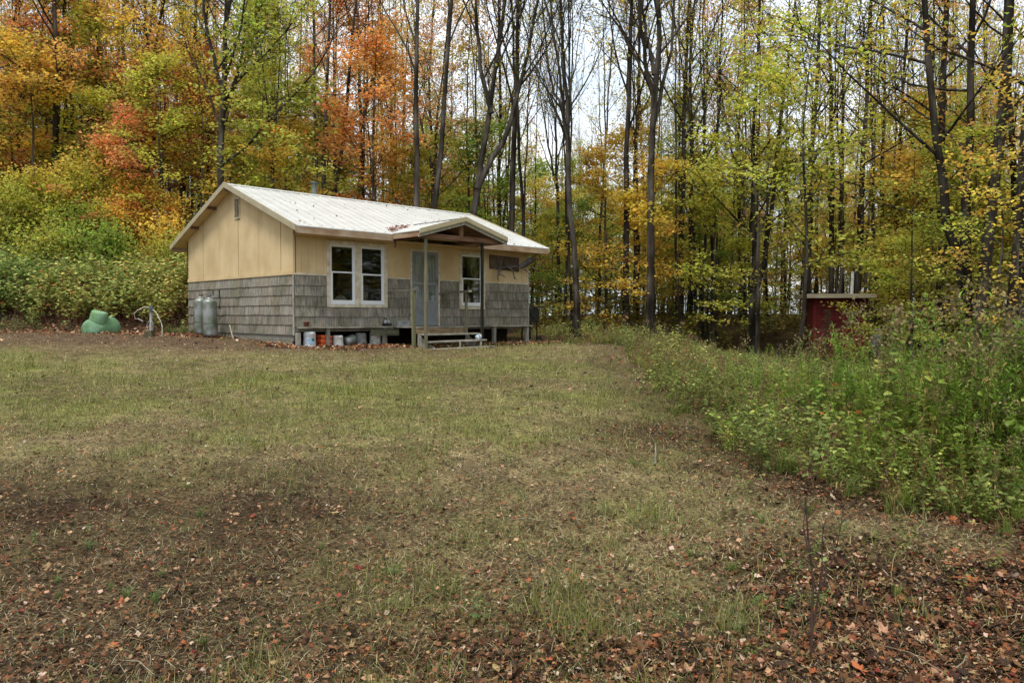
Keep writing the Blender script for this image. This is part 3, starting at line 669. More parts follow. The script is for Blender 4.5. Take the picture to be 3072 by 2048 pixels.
# things in and around the cabin -----------------------------------
def build_things():
    # antlers
    t = local_thing('antler_mount', (6.95, -.012, .6), 'weathered moose antlers on a dark board, mounted on the cabin wall by its right end', 'antlers')
    O = (6.95, -.012, .6)
    L = lambda x, y, z: (x - O[0], y - O[1], z - O[2])
    B = MB(); B.hexa([L(6.34, -.03, .42), L(7.56, -.03, .37), L(7.56, -.002, .37), L(6.34, -.002, .42), L(6.34, -.03, .83), L(7.56, -.03, .8), L(7.56, -.002, .8), L(6.34, -.002, .83)], (.62, .48, .42)); B.build('board', M_grey, t)
    B = MB()
    def tb(pts, r0, r1=.006):
        n = len(pts); B.tube([L(*p) for p in pts], [r0 + (r1 - r0) * i / (n - 1) for i in range(n)], 7, (1, 1, 1))
    tb([(6.95, -.08, .50), (6.8, -.16, .47), (6.62, -.22, .46), (6.53, -.25, .43)], .035, .03)
    tb([(6.54, -.25, .42), (6.48, -.27, .27), (6.44, -.27, .16), (6.47, -.27, .04)], .045, .008)
    tb([(6.5, -.25, .25), (6.6, -.3, .22), (6.72, -.33, .16)], .025, .006); tb([(6.55, -.25, .42), (6.51, -.3, .6), (6.54, -.3, .76)], .028, .006); tb([(6.47, -.27, .2), (6.40, -.3, .14), (6.38, -.3, .08)], .018, .005)
    tb([(6.95, -.08, .50), (7.02, -.16, .47), (7.12, -.22, .38), (7.13, -.25, .22), (7.24, -.28, .08)], .04, .006); tb([(7.13, -.25, .22), (7.12, -.3, .1)], .02, .005)
    tb([(6.95, -.08, .52), (7.15, -.15, .5), (7.32, -.2, .52)], .04, .04)
    # broad palm
    P = [(7.28, .47), (7.42, .45), (7.58, .51), (7.68, .60), (7.78, .62), (7.82, .74), (7.84, .87), (7.74, .80), (7.66, .80), (7.52, .68), (7.34, .56)]
    y0 = -.25; V = [L(x, y0 - .35 * (x - 7.28), z) for x, z in P] + [L(x, y0 + .025 - .35 * (x - 7.28), z) for x, z in P]; n = len(P)
    B.add(V, [tuple(range(n)), tuple(range(n, 2 * n))[::-1]] + [(i, i + n, (i + 1) % n + n, (i + 1) % n) for i in range(n)])
    for a, b in (((7.5, .45), (7.62, .3)), ((7.72, .52), (7.9, .4)), ((7.85, .62), (8.03, .55)), ((7.93, .75), (8.1, .78)), ((7.93, .93), (8.04, 1.02)), ((7.8, .92), (7.84, 1.03))):
        ya = y0 + .01 - .35 * (a[0] - 7.28); tb([(a[0], ya, a[1]), ((a[0] + b[0]) / 2, ya - .06, (a[1] + b[1]) / 2 - .01), (b[0], ya - .14, b[1])], .026, .004)
    B.build('antlers', M_antler, t, True)
    B = MB(); B.tube([L(6.95, -.03, .62), L(6.93, -.08, .54), L(6.92, -.12, .49)], [.07, .06, .04], 8, (.8, .75, .7)); B.build('skull_plate', M_antler, t)
    # buckets
    def bucket(l, h, r, c, label, tilt=0, rz=0, marks=(), handle=True):
        t = local_thing('bucket', l, label, 'bucket', 'buckets stored under the cabin', rz); t.rotation_euler = (tilt, 0, TH + rz)
        B = MB(); B.lathe([(.001, 0), (r * .92, 0), (r, .03), (r, .035), (r * .9 + .004, h * .8), (r * .97, h * .8 + .01), (r * .87, h - .01), (r * .86, h), (.001, h)][::1], 22, c); b = B.build('body', M_plain, t, True)
        B = MB()
        for (a, z, w, hh, cc) in marks:
            for k in range(3):
                a0, a1 = a + w * k / 3, a + w * (k + 1) / 3; rr = r + .002
                B.add([(rr * cos(a0), rr * sin(a0), z), (rr * cos(a1), rr * sin(a1), z), (rr * .96 * cos(a1), rr * .96 * sin(a1), z + hh), (rr * .96 * cos(a0), rr * .96 * sin(a0), z + hh)], [(0, 1, 2, 3)], cc)
        if marks: B.build('printed_mark', M_plain, b)
        if handle:
            B = MB(); B.tube([(r * cos(a) * .99, -.02 - r * .0 + r * sin(a) * .99, .1 + .02 * cos(2 * a)) for a in np.linspace(-pi, 0, 9)], .004, 5, (.3, .3, .3)); B.build('bail', M_plain, b)
    bz = -1.76
    bucket((.40, -.02, bz + .0), .38, .155, (.80, .83, .86), 'white upturned bucket with blotchy blue label, under the cabin\'s left front corner', marks=[(-2.3, .1, .9, .12, (.35, .55, .75)), (-1.7, .16, .35, .06, (.05, .12, .1)), (-1.2, .08, .4, .15, (.6, .6, .85)), (-2.5, .2, .3, .05, (.45, .65, .8))])
    bucket((1.2, .0, bz - .02), .30, .14, (.80, .80, .78), 'white upturned bucket just right of the second ledge post', marks=[(-1.3, .03, .3, .04, (.3, .3, .28))], handle=False)
    bucket((2.0, .2, bz + .0), .33, .155, (.42, .44, .44), 'dull grey upturned bucket leaning in the shade under the ledge', tilt=0, rz=.1, marks=[(-1.8, .06, .25, .08, (.28, .29, .3))])
    bucket((2.38, .1, bz + .0), .36, .15, (.74, .74, .70), 'white upturned bucket with black marks beside the third ledge post', marks=[(-1.25, .03, .16, .03, (.04, .04, .04)), (-1.15, .07, .1, .03, (.04, .04, .04)), (-1.8, .22, .25, .02, (.1, .1, .1))])
    t = local_thing('bucket', (1.42, .0, bz + .13), 'grey metal pail tipped on its side in the leaves under the ledge', 'bucket', 'buckets stored under the cabin'); t.rotation_euler = (0, radians(82), TH + .3)
    B = MB(); B.lathe([(.001, 0), (.1, 0), (.135, .27), (.14, .28), (.13, .27), (.095, .01), (.001, .01)], 20, (1, 1, 1)); B.build('body', M_steel, t, True)
    t = local_thing('milk_crate', (.8, .05, bz), 'orange-red plastic crate with ribbed sides, between white bucket and post', 'crate', rz=.15)
    t.rotation_euler = (0, radians(4), TH + .15)
    B = MB(); c = (.75, .13, .03)
    for k in range(3): 
        z = .0 + k * .12; B.box((-.165, -.15, z), (.165, -.135, z + .05), c); B.box((-.165, .135, z), (.165, .15, z + .05), c); B.box((-.165, -.135, z), (-.15, .135, z + .05), c); B.box((.15, -.135, z), (.165, .135, z + .05), c)
    for x in np.linspace(-.14, .14, 6): B.box((x - .01, -.146, .05), (x + .01, -.139, .24), c)
    B.box((-.149, -.134, .0), (.149, .134, .24), (.42, .07, .02)); B.build('body', M_plain, t)
    t = local_thing('flower_pot', (.28, -.10, -1.262), 'small rust-brown flower pot on the ledge at the left front corner', 'flower pot')
    B = MB(); B.lathe([(.001, 0), (.05, 0), (.065, .11), (.075, .11), (.075, .14), (.062, .14), (.055, .1), (.001, .1)], 16, (.26, .12, .09)); B.build('body', M_plain, t, True)
    t = local_thing('jar_carrier', (2.62, -.10, -1.262), 'black carrier holding two grey jars on the ledge left of the door', 'carrier')
    B = MB(); B.box((-.11, -.06, 0), (.11, .06, .075), (1, 1, 1)); B.tube([(-.1, 0, .07), (-.1, 0, .19), (.1, 0, .19), (.1, 0, .07)], .006, 5, (1, 1, 1)); B.build('carrier', M_black, t)
    for x in (-.05, .05):
        B = MB(); Mx = Matrix.Translation((x, -.0, .04)); B.lathe([(.001, 0), (.04, 0), (.04, .09), (.028, .12), (.001, .12)], 12, (.38, .4, .42), Mx); B.build('jar', M_plain, t, True)
    t = local_thing('metal_box', (3.12, -.12, -1.262), 'low grey metal box on the porch deck left of the door', 'box')
    B = MB(); B.box((-.17, -.06, 0), (.17, .06, .13), (.36, .38, .40)); B.box((-.175, -.065, .13), (.175, .065, .145), (.45, .47, .48)); B.build('body', M_plain, t, bevel=.005); B = MB(); B.tube([(-.05, -.065, .08), (-.05, -.085, .085), (.05, -.085, .085), (.05, -.065, .08)], .004, 5, (.1, .1, .1)); B.build('handle', M_plain, t)
    t = local_thing('plastic_jug', (4.56, -1.55, -1.60), 'crumpled white and blue plastic jug on the middle porch step', 'jug')
    B = MB(); Mx = Matrix.Rotation(radians(70), 4, 'Y') @ Matrix.Translation((-.06, 0, -.07)); B.lathe([(.001, 0), (.06, .0), (.07, .03), (.06, .06), (.07, .1), (.055, .15), (.02, .18), (.001, .18)], 14, (.75, .85, .95), Mx); B.build('body', M_plain, t, True)
    B = MB(); B.lathe([(.0715, .045), (.0715, .075)], 14, (.15, .4, .7), Mx); B.build('printed_band', M_plain, t)
    # inside the windows
    t = local_thing('cardboard_box', (2.12, .42, -.62), 'tan cardboard box just inside the right pane of the double window', 'box', rz=.5)
    B = MB(); B.box((-.22, -.15, -.14), (.16, .15, .16), (.55, .42, .27)); B.hexa([(-.22, -.15, .16), (.16, -.15, .16), (.16, -.147, .16), (-.22, -.147, .16), (-.18, -.2, .26), (.16, -.2, .26), (.16, -.197, .26), (-.18, -.197, .26)], (.5, .38, .25)); B.build('body', M_plain, t)
    t = local_thing('glass_jug', (2.36, .3, -.76), 'clear glass jug standing inside the right pane of the double window', 'jug')
    B = MB(); B.lathe([(.001, 0), (.07, 0), (.09, .05), (.09, .18), (.045, .26), (.06, .34), (.06, .36)], 18, (.42, .44, .46)); B.build('body', M_steel, t, True)
    t = local_thing('pale_cushion', (1.5, .35, -.76), 'rounded cream cushion showing at the bottom of the left pane', 'cushion')
    B = MB(); B.lathe([(.001, .3), (.08, .28), (.15, .22), (.19, .12), (.2, 0)], 18, (.62, .58, .48)); B.build('body', M_plain, t, True)
    t = local_thing('table', (2.0, .4, -1.258), 'dark wooden table standing inside the double window', 'table')
    B = MB(); B.box((-1.1, -.27, .46), (.9, .35, .5)); B.build('tabletop', M_darkwood, t)
    for x, y in ((-1.05, -.22), (.85, -.22), (-1.05, .3), (.85, .3)):
        B = MB(); B.box((x - .025, y - .025, 0), (x + .025, y + .025, .459)); B.build('leg', M_darkwood, t)
    # gas cylinders
    def cyl(l, label, tilt, lean, s=1.0):
        t = local_thing('gas_cylinder', l, label, 'gas cylinder', 'gas cylinders by the cabin'); t.rotation_euler = (tilt, lean, TH)
        r = .188; prof = [(.001, .03), (r * .9, .03), (r * .95, 0), (r * .97, .0), (r, .06)] + [(r, .9)] + [(r * cos(a), .9 + .13 * sin(a)) for a in np.linspace(.15, 1.45, 8)] + [(.001, 1.032)]
        B = MB(); B.lathe([(a, b * s) for a, b in prof], 28); b = B.build('body', M_steel, t, True)
        B = MB(); B.lathe([(r + .003, .33 * s), (r + .006, .34 * s), (r + .003, .35 * s)], 28, (.6, .6, .55)); B.lathe([(r * .55, 1.0 * s), (r * .56, 1.04 * s), (r * .52, 1.04 * s)], 16, (.8, .8, .8)); B.build('weld_ring', M_steel, b, True)
        B = MB(); B.tube([(0, 0, 1.02 * s), (0, 0, 1.10 * s)], .025, 10, (.8, .8, .75)); B.tube([(0, 0, 1.11 * s), (0, 0, 1.14 * s)], .04, 10, (.7, .7, .7)); B.tube([(-.05, 0, 1.085 * s), (.06, 0, 1.085 * s)], .015, 8, (.7, .7, .65)); B.build('valve', M_steel, b)
    z1 = -1.53
    cyl((-.30, 4.72, z1 + .02), 'dull steel gas cylinder, the rear one of the pair at the gable wall', 0, 0); cyl((-.45, 3.72, z1 - .02), 'dull steel gas cylinder leaning left, the front one of the pair', radians(-4), 0)
    t = local_thing('gas_hose', (-.3, 4.2, -.5), 'black gas hose and regulator linking the two cylinders to the wall', 'hose')
    B = MB(); B.tube([(0, .5, .07), (.0, .3, .10), (.0, -.1, .08), (-.1, -.42, .06)], .009, 6); B.tube([(.02, -.7, .02), (0, -.8, .0), (-.05, -.82, -.2), (.0, -.7, -.3), (.1, -.6, -.3)], .011, 6); B.tube([(.0, .74, -.05), (-.05, .86, -.12), (-.05, .9, -.4), (-.03, .86, -.55)], .011, 6); B.tube([(.04, -.6, -.0), (.04, -.62, .2)], .018, 8); B.tube([(-.0, -.3, .05), (.0, -.3, .2)], .014, 8); B.build('hose', M_black, t)
    t = local_thing('stick', (-.3, 2.6, -1.62), 'pale broken stick leaning on the shingles right of the gas cylinders', 'stick')
    B = MB(); B.tube([(.1, .5, .38), (-.05, .0, .1), (-.12, -.25, .0)], [.016, .014, .008], 6, (1.7, 1.6, 1.4)); B.build('stick', M_grey, t)
    # green tank
    t = tag(empty('propane_tank', (-11.38, 20.9, 1.08), 0), 'pale green domed propane tank half sunk in leaves at the foot of the bank', 'propane tank')
    ax = Vector((.52, .82, .12)).normalized(); q = ax.to_track_quat('Z', 'Y').to_matrix().to_4x4(); r = .33; t.scale = (.96, .96, .96)
    prof = [(.001, -.02)] + [(r * sin(a), .26 - .28 * cos(a)) for a in np.linspace(.12, pi / 2, 9)] + [(r * 1.0, .75)] + [(r * cos(a), .75 + .28 * sin(a)) for a in np.linspace(.1, 1.5, 9)]
    B = MB(); B.lathe(prof, 32, (1, 1, 1), Matrix.Translation((-.20, -.14, .10)) @ q); b = B.build('tank_body', M_tank, t, True)
    B = MB(); B.lathe([(r + .002, .27), (r + .008, .285), (r + .002, .3)], 32, (.8, .85, .8), Matrix.Translation((-.20, -.14, .10)) @ q); B.build('weld_seam', M_tank, b, True)
    hd = Matrix.Translation((.06, .12, .36)) @ Matrix.Rotation(radians(14), 4, 'Y'); hr = .235
    B = MB(); B.lathe([(hr * .98, 0), (hr, .02), (hr * .97, .22)] + [(hr * (.97 - .22 * (1 - cos(a))) , .22 + .10 * sin(a)) for a in np.linspace(.2, 1.4, 6)] + [(.001, .335)], 28, (1.35, 1.3, 1.25), hd); B.build('tank_hood', M_tank, t, True)
    # well pipe with hose
    z0 = float(hgt(-9.4, 20.0)); t = tag(empty('well_pipe', (-9.4, 20.0, z0), 0), 'thin grey standpipe with dark cap and looping cable left of the cabin', 'standpipe')
    B = MB(); B.tube([(0, 0, -.1), (.0, 0, .25), (.02, 0, .85 - .12)], [.035, .034, .034], 12, (.45, .46, .48)); p = B.build('pipe', M_plain, t)
    B = MB(); B.tube([(.02, 0, .64), (.02, 0, .74), (.02, 0, .80)], [.055, .058, .045], 12, (.10, .12, .15)); B.build('pipe_cap', M_plain, t)
    B = MB(); B.tube([(0, -.02, .76), (-.15, -.02, .77), (-.33, -.03, .68), (-.42, -.02, .60), (-.40, 0, .46), (-.32, 0, .47), (-.2, 0, .40)], .011, 6, (.62, .60, .52)); B.tube([(.05, -.02, .72), (.15, -.02, .64), (.28, -.02, .38), (.31, -.02, .26), (.29, 0, .0)], .012, 6, (.72, .70, .58))
    B.tube([(-.02, -.04, .42), (-.08, -.05, .3), (-.03, -.05, .15), (.0, -.04, .05)], .007, 5, (.4, .4, .42)); B.tube([(.04, -.04, .45), (.09, -.05, .28), (.05, -.05, .1)], .007, 5, (.45, .45, .47)); B.build('cable', M_plain, t)
    B = MB(); B.box((-.045, -.05, .02), (.02, -.036, .13), (.85, .85, .85)); B.build('tag', M_plain, t)
    z0 = float(hgt(-9.25, 19.5)); t = tag(empty('stump', (-9.22, 19.55, z0)), 'small dark square stump in front of the standpipe', 'stump')
    B = MB(); B.hexa([(-.11, -.09, -.05), (.10, -.10, -.05), (.11, .09, -.05), (-.10, .1, -.05), (-.10, -.08, .16), (.09, -.09, .18), (.1, .08, .17), (-.09, .09, .16)], (.45, .42, .3)); B.build('stump_body', M_grey, t, bevel=.012)
    # equipment behind right corner
    t = local_thing('grill', (8.45, .35, -1.6), 'black barbecue grill peeking out behind the cabin\'s right corner', 'grill')
    B = MB(); B.box((-.28, -.2, .42), (.20, .2, .62)); B.tube([(.0, -.22, .72), (.0, .22, .72)], .2, 14); B.build('firebox', M_black, t, bevel=.02)
    B = MB(); B.tube([(-.1, -.22, .9), (.3, -.25, .93), (.42, -.25, .90)], .02, 8, (1, 1, 1)); B.tube([(.15, -.27, .86), (.34, -.27, .86)], .012, 8, (14, 14, 14)); B.build('handle', M_black, t)
    for x in (-.22, .15):
        for y in (-.15, .15):
            B = MB(); B.beam((x, y, -.35), (x, y, .43), .035, .035, (1, 0, 0)); B.build('leg', M_black, t)
    B = MB(); B.tube([(.2, -.22, -.12), (.2, -.16, -.12)], .11, 16); B.build('wheel', M_black, t)
    # thin stake in the lawn and leaves on the roof
    z0 = float(hgt(1.2, 6.6)); t = tag(empty('stake', (1.27, 6.75, float(hgt(1.27, 6.75)))), 'short grey wooden stake lying slanted in the lawn', 'stake'); B = MB(); B.tube([(-.03, -.12, .0), (.0, .0, .07), (.02, .12, .15)], [.008, .007, .005], 6, (.9, .9, .9)); B.build('stake_body', M_grey, t)
    A = Acc(); r2 = np.random.default_rng(4); n = 170; x = 2.5 + r2.random(n) ** 1.3 * .95 ; y = -.45 + (x - 2.4) * .55 + r2.normal(0, .10, n); zm = ZE + m_s * (y + OV); zp = 1.118 + (x - 2.43) * .2836; z = np.maximum(zm, zp) + .03 + r2.random(n) * .035
    k_ = r2.random(n) < .28; x = np.where(k_, r2.uniform(-.2, 8.1, n), x); y = np.where(k_, r2.uniform(-.55, 2.9, n), y); z = np.where(k_, ZE + m_s * (y + OV) + .025, z); k_ = k_ & (x > 2.3) & (x < 5.5) & (y < .7); z = np.where(k_, -1.9, z)
    lx, ly = x, y; wx = CX + lx * CT - ly * ST; wy = CY + lx * ST + ly * CT
    C = colmix([(.36, .17, .12), (.24, .10, .07), (.45, .30, .24)], [3, 3, 2], n)
    A.add(*scatter(np.stack([wx, wy, z + ZD], 1), KV, KF, rotm(r2.random(n) * 6, r2.normal(.1, .5, n), r2.normal(0, .5, n)), .035 + .045 * r2.random(n), C)); tag(obj('roof_leaves', A.mesh('roof_leaves', [M_dry])), 'reddish fallen leaves gathered in the valley of the porch roof', 'leaf litter', kind='stuff')
build_things()
def build_shed():
    t = tag(empty('shed', (11.0, 28.0, float(hgt(11.5, 28.5, False)) - .1), radians(-14)), 'small dark red shed with flat cream-edged roof among the weeds', 'shed')
    h = 2.42 - t.location.z; w, d = 1.80, 1.9
    B = MB(); B.box((0, 0.02, -.2), (w, d, h - .12), (.5, .4, .4)); 
    z = .0; k = 0
    while z < h - .14:
        B.box((0, 0, z), (1.16, .02, min(z + .222, h - .125)), (1 - .12 * (k % 2),) * 3); B.box((-.02, .02, z), (0, d, min(z + .235, h - .125)), (.95,) * 3); B.box((w, .02, z), (w + .02, d, min(z + .235, h - .125)), (.95,) * 3); z += .24; k += 1
    B.build('wall', M_red, t)
    B = MB(); B.box((1.165, -.01, .1), (w - .02, .018, h - .25), (.85, .8, .8)); B.box((1.17, -.03, .1), (1.24, -.011, h - .25)); B.box((w - .09, -.03, .1), (w - .02, -.011, h - .25)); B.box((-.03, -.03, .0), (.07, -.001, h - .125), (1.05, 1, 1)); dr = B.build('door', M_red, t)
    B = MB(); B.box((1.11, -.05, .62), (1.15, -.02, .95), (1, 1, 1)); B.build('door_latch', M_black, dr)
    B = MB(); B.box((-.42, -.55, h - .12), (w + .15, d + .3, h - .03), (.9, .85, .75)); B.build('roof', M_darkwood, t)
    B = MB(); B.box((-.44, -.58, h - .13), (w + .17, -.552, h + .02)); B.box((-.44, -.552, h - .13), (-.422, d + .32, h + .02)); B.box((w + .152, -.552, h - .13), (w + .17, d + .32, h + .02)); B.box((-.42, -.55, h - .028), (w + .15, d + .3, h - .0)); B.build('roof_edge', M_rake, t)
    B = MB(); B.tube([(1.34, .5, h), (1.365, .5, h + .86)], .055, 12, (.85, .86, .88)); B.build('vent_pipe', M_plain, t)
    z0 = float(hgt(13.2, 28)); t = tag(empty('metal_drum', (13.12, 27.6, z0 + .0)), 'pale grey upright cylinder with domed top at the right of the red shed', 'cylinder')
    B = MB(); B.lathe([(.001, 0), (.19, 0), (.19, .98)] + [(.19 * cos(a), .98 + .12 * sin(a)) for a in np.linspace(.2, 1.5, 7)], 22, (1.5, 1.6, 1.8)); B.build('body', M_steel, t, True); B = MB(); B.lathe([(.193, .6), (.2, .62), (.193, .64)], 22, (1, 1.1, 1.2)); B.build('hoop', M_steel, t, True)
build_shed()
# ------------------------------------------------------------------ trees
class Wood:
    """branches collected as polylines, skinned in batches"""
    def __init__(s): s.b = {}
    def add(s, P, R, sides): s.b.setdefault((len(P), sides), []).append((P, R))
    def mesh(s):
        V = []; Fq = []; off = 0
        for (n, k), lst in s.b.items():
            P = np.array([a for a, _ in lst]); R = np.array([r for _, r in lst])          # m,n,3  m,n
            D = np.empty_like(P); D[:, 1:-1] = P[:, 2:] - P[:, :-2]; D[:, 0] = P[:, 1] - P[:, 0]; D[:, -1] = P[:, -1] - P[:, -2]
            D /= np.linalg.norm(D, axis=2, keepdims=True) + 1e-9
            ref = np.zeros_like(D); ref[..., 0] = .31; ref[..., 1] = .95
            A = np.cross(D, ref); bad = np.linalg.norm(A, axis=2) < .15; A[bad] = np.cross(D[bad], np.array([0, 0, 1.])); A /= np.linalg.norm(A, axis=2, keepdims=True); B_ = np.cross(D, A)
            t = np.arange(k) * 2 * pi / k
            Q = P[:, :, None] + (A[:, :, None] * np.cos(t)[None, None, :, None] + B_[:, :, None] * np.sin(t)[None, None, :, None]) * R[:, :, None, None]
            m = len(lst); V.append(Q.reshape(-1, 3))
            i = np.arange(m * n * k).reshape(m, n, k); j = np.roll(i, -1, axis=2)
            Fq.append(np.stack([i[:, :-1], j[:, :-1], j[:, 1:], i[:, 1:]], -1).reshape(-1, 4) + off); off += m * n * k
        return np.vstack(V), np.vstack(Fq)
def polyline(r, p, d, L, n, up, wob):
    P = [p]; d = d / np.linalg.norm(d)
    for i in range(n - 1):
        d = d + np.array([r.normal(0, wob), r.normal(0, wob), r.normal(0, wob * .7) + up]); d = d / np.linalg.norm(d)
        P.append(P[-1] + d * L / (n - 1))
    return np.array(P)
def at_(P, t):
    f = t * (len(P) - 1); i = min(int(f), len(P) - 2); w = f - i
    return P[i] * (1 - w) + P[i + 1] * w, P[i + 1] - P[i]
def grow_tree(seed, H, r0, stems, crown0=.45, nl=12, lang=.55, llen=.30, nb=7, nt=4, up=.10, horiz=False, sub=1.0):
    """stems: list of polylines [(fx, fy, fz)...] in units of H. returns (trunk wood, twig wood, leaf anchor points)"""
    r = np.random.default_rng(seed); T = Wood(); C = Wood(); anchors = []
    for si, (st, rs) in enumerate(stems):
        st = np.array(st, float) * H; m = 13
        tt = np.linspace(0, len(st) - 1, m); P = np.stack([np.interp(tt, np.arange(len(st)), st[:, c]) for c in range(3)], 1); P[1:-1] = (P[:-2] + 2 * P[1:-1] + P[2:]) / 4
        P[1:-1, :2] += r.normal(0, .0016 * H, (m - 2, 2))
        z = P[:, 2] / H; R = rs * r0 * np.clip(1 - .88 * np.linspace(0, 1, m) ** 1.15, .06, 1)
        if st[0, 2] <= .01: R[0] *= 1.35
        T.add(P, R, 9)
        z0 = crown0
        cand = nl if si == 0 else max(3, int(nl * .8))
        for k in range(cand):
            f = z0 + (1 - z0) * ((k + r.random()) / cand) * .97
            # find t on this stem at height f*H
            if f * H < P[0, 2] + .04 * H or f * H > P[-1, 2]: continue
            t = np.interp(f * H, P[:, 2], np.linspace(0, 1, m)); p, dd = at_(P, t); rr = np.interp(t, np.linspace(0, 1, m), R)
            a = r.random() * 2 * pi; top = (f - z0) / (1 - z0 + 1e-6)
            ang = lang * (1 - .45 * top) * r.uniform(.75, 1.25)
            d = np.array([cos(a) * sin(ang), sin(a) * sin(ang), cos(ang)])
            L = H * llen * (1 - .55 * top) * r.uniform(.7, 1.15); n = 7
            if horiz: L *= (1.05 - .3 * abs(top - .3))
            Q = polyline(r, p, d, L, n, up if not horiz else .02, .10)
            rb = min(rr * .5, .009 * L + .012) * (1.0 if H > 12 else .8); T.add(Q, np.linspace(rb, rb * .25, n), 5)
            for b in range(nb):
                tb_ = .2 + .8 * (b + r.random()) / nb; q, qd = at_(Q, min(tb_, .999)); qd = qd / np.linalg.norm(qd)
                s = r.normal(0, 1, 3); s -= qd * s.dot(qd); s /= np.linalg.norm(s) + 1e-6
                if horiz: s[2] *= .3
                d2 = qd * r.uniform(.7, 1.1) + s * r.uniform(.45, .9); L2 = L * r.uniform(.28, .5) * (1.15 - .5 * tb_)
                Q2 = polyline(r, q, d2, L2, 5, up * .9 if not horiz else -.02, .12); C.add(Q2, np.linspace(rb * .36, .006, 5), 3)
                for w in range(nt):
                    tw = .25 + .75 * (w + r.random()) / nt; q3, q3d = at_(Q2, min(tw, .999)); q3d = q3d / (np.linalg.norm(q3d) + 1e-9)
                    s = r.normal(0, 1, 3); s[2] *= (.3 if horiz else 1)
                    d3 = q3d + s * .45; L3 = L2 * r.uniform(.35, .6)
                    Q3 = polyline(r, q3, d3, L3, 3, up, .1); C.add(Q3, np.array([.0095, .0075, .0045]) * sub, 3)
                    anchors.append((Q3[1], Q3[2])); 
    return T, C, anchors
LQ = np.array([(0, -.5, 0), (.42, -.05, .10), (0, .55, -.04), (-.42, -.05, .10)]); LQF = [np.array([(0, 1, 2), (0, 2, 3)])]
def leaves_mesh(seed, anchors, n, size, spread=.35, flat=.35, tilt=.5, zmin=None):
    r = np.random.default_rng(seed); A = np.array([a[1] for a in anchors]); A0 = np.array([a[0] for a in anchors])
    i = r.integers(0, len(A), n); w = r.random((n, 1)); P = A[i] * w + A0[i] * (1 - w) + r.normal(0, 1, (n, 3)) * np.array([spread, spread, spread * flat])
    R = rotm(r.random(n) * 6.28, r.normal(-.15, tilt, n), r.normal(0, tilt, n)); s = size * (.65 + .7 * r.random(n))
    v = .62 + .76 * r.random((n, 1)); C = v * (1 + r.normal(0, .10, (n, 3)))
    k = r.random(n) < .12; C[k] *= np.array([1.25, 1.2, .9])
    return scatter(P, LQ, LQF, R, s, C)
# kinds of tree: (trunk mesh, crown mesh)
LIB = {}
def make_kind(key, seed, H, r0, stems, nleaf, lsize, **kw):
    sp = {a: kw.pop(a) for a in ('spread', 'flat', 'tilt') if a in kw}
    T, C, an = grow_tree(seed, H, r0, stems, **kw)
    V, Fq = T.mesh(); tr = mesh(key + '_trunk', V, [Fq], [M_bark], None, True)
    V, Fq = C.mesh(); one = np.ones((len(Fq), 3)) * .9
    if nleaf:
        V2, F2, c2 = leaves_mesh(seed + 1, an, nleaf, lsize, **sp)
        cr = mesh(key + '_crown', np.vstack([V, V2]), [Fq, F2[0] + len(V)], [M_bark, M_leaf], [one, c2[0]], False, [0, 1])
    else: cr = mesh(key + '_crown', V, [Fq], [M_bark], [one], False)
    LIB[key] = (tr, cr, H)
S1 = lambda *p: [(list(p), 1.0)]
straight = [([(0, 0, 0), (.006, .004, .33), (-.004, .0, .66), (.004, .006, 1)], 1)]
bend = [([(0, 0, 0), (.012, .0, .25), (-.012, .01, .55), (.02, .0, 1)], 1)]
forkhi = [([(0, 0, 0), (.0, 0, .42), (-.015, .01, .6), (-.05, .0, 1)], 1), ([(0, 0, .42), (.03, .0, .52), (.06, .01, .7), (.09, .02, .96)], .66)]
forklo = [([(0, 0, 0), (.012, 0, .2), (.025, .01, .33), (.04, .0, .6), (.03, 0, 1)], 1), ([(.018, 0, .24), (.06, .0, .34), (.085, .01, .5), (.14, .02, .95)], .75), ([(.03, 0, .36), (.0, .01, .46), (-.02, 0, .62), (-.03, 0, .93)], .6)]
vfork = [([(0, 0, 0), (-.004, 0, .14), (-.02, .01, .4), (-.03, .0, 1)], 1), ([(0, 0, .1), (.02, .01, .2), (.03, 0, .5), (.055, .0, .98)], .85)]
multi = [([(0, 0, 0), (0, 0, .35), (.01, 0, .6), (.0, 0, 1)], 1), ([(0, 0, .33), (.035, .01, .45), (.06, 0, .95)], .6), ([(0, 0, .37), (-.035, -.01, .5), (-.07, 0, .93)], .6), ([(0, 0, .42), (.0, .03, .52), (.02, .06, .9)], .5)]
BR = dict(nl=16, lang=.55, llen=.27, nb=7, nt=5, up=.085)
make_kind('bare0', 11, 23, .135, straight, 350, .11, crown0=.34, **BR)
make_kind('bare1', 12, 23, .15, forkhi, 250, .11, crown0=.42, **BR)
make_kind('bare2', 13, 23, .155, forklo, 300, .11, crown0=.40, **BR)
make_kind('bare3', 14, 22, .14, multi, 900, .11, crown0=.36, **BR)
make_kind('bare4', 15, 22, .13, bend, 1400, .12, crown0=.28, **{**BR, 'nl': 18})
make_kind('bare5', 16, 23, .15, vfork, 500, .11, crown0=.38, **BR)
make_kind('wide0', 17, 20, .14, multi, 200, .11, crown0=.22, **{**BR, 'lang': .95, 'llen': .42, 'nl': 20})
LF_ = dict(nb=6, nt=4, up=.03, horiz=True, spread=.30, flat=.2, tilt=.42)
make_kind('leafy0', 21, 19, .13, straight, 7800, .12, crown0=.20, nl=24, lang=1.15, llen=.21, **LF_)
make_kind('leafy1', 22, 18, .12, forkhi, 7500, .12, crown0=.18, nl=23, lang=1.15, llen=.22, **LF_)
make_kind('leafy2', 23, 17, .12, bend, 7500, .12, crown0=.12, nl=25, lang=1.2, llen=.22, **LF_)
make_kind('half0', 24, 21, .14, straight, 3800, .12, crown0=.20, nl=20, lang=1.05, llen=.21, **LF_)
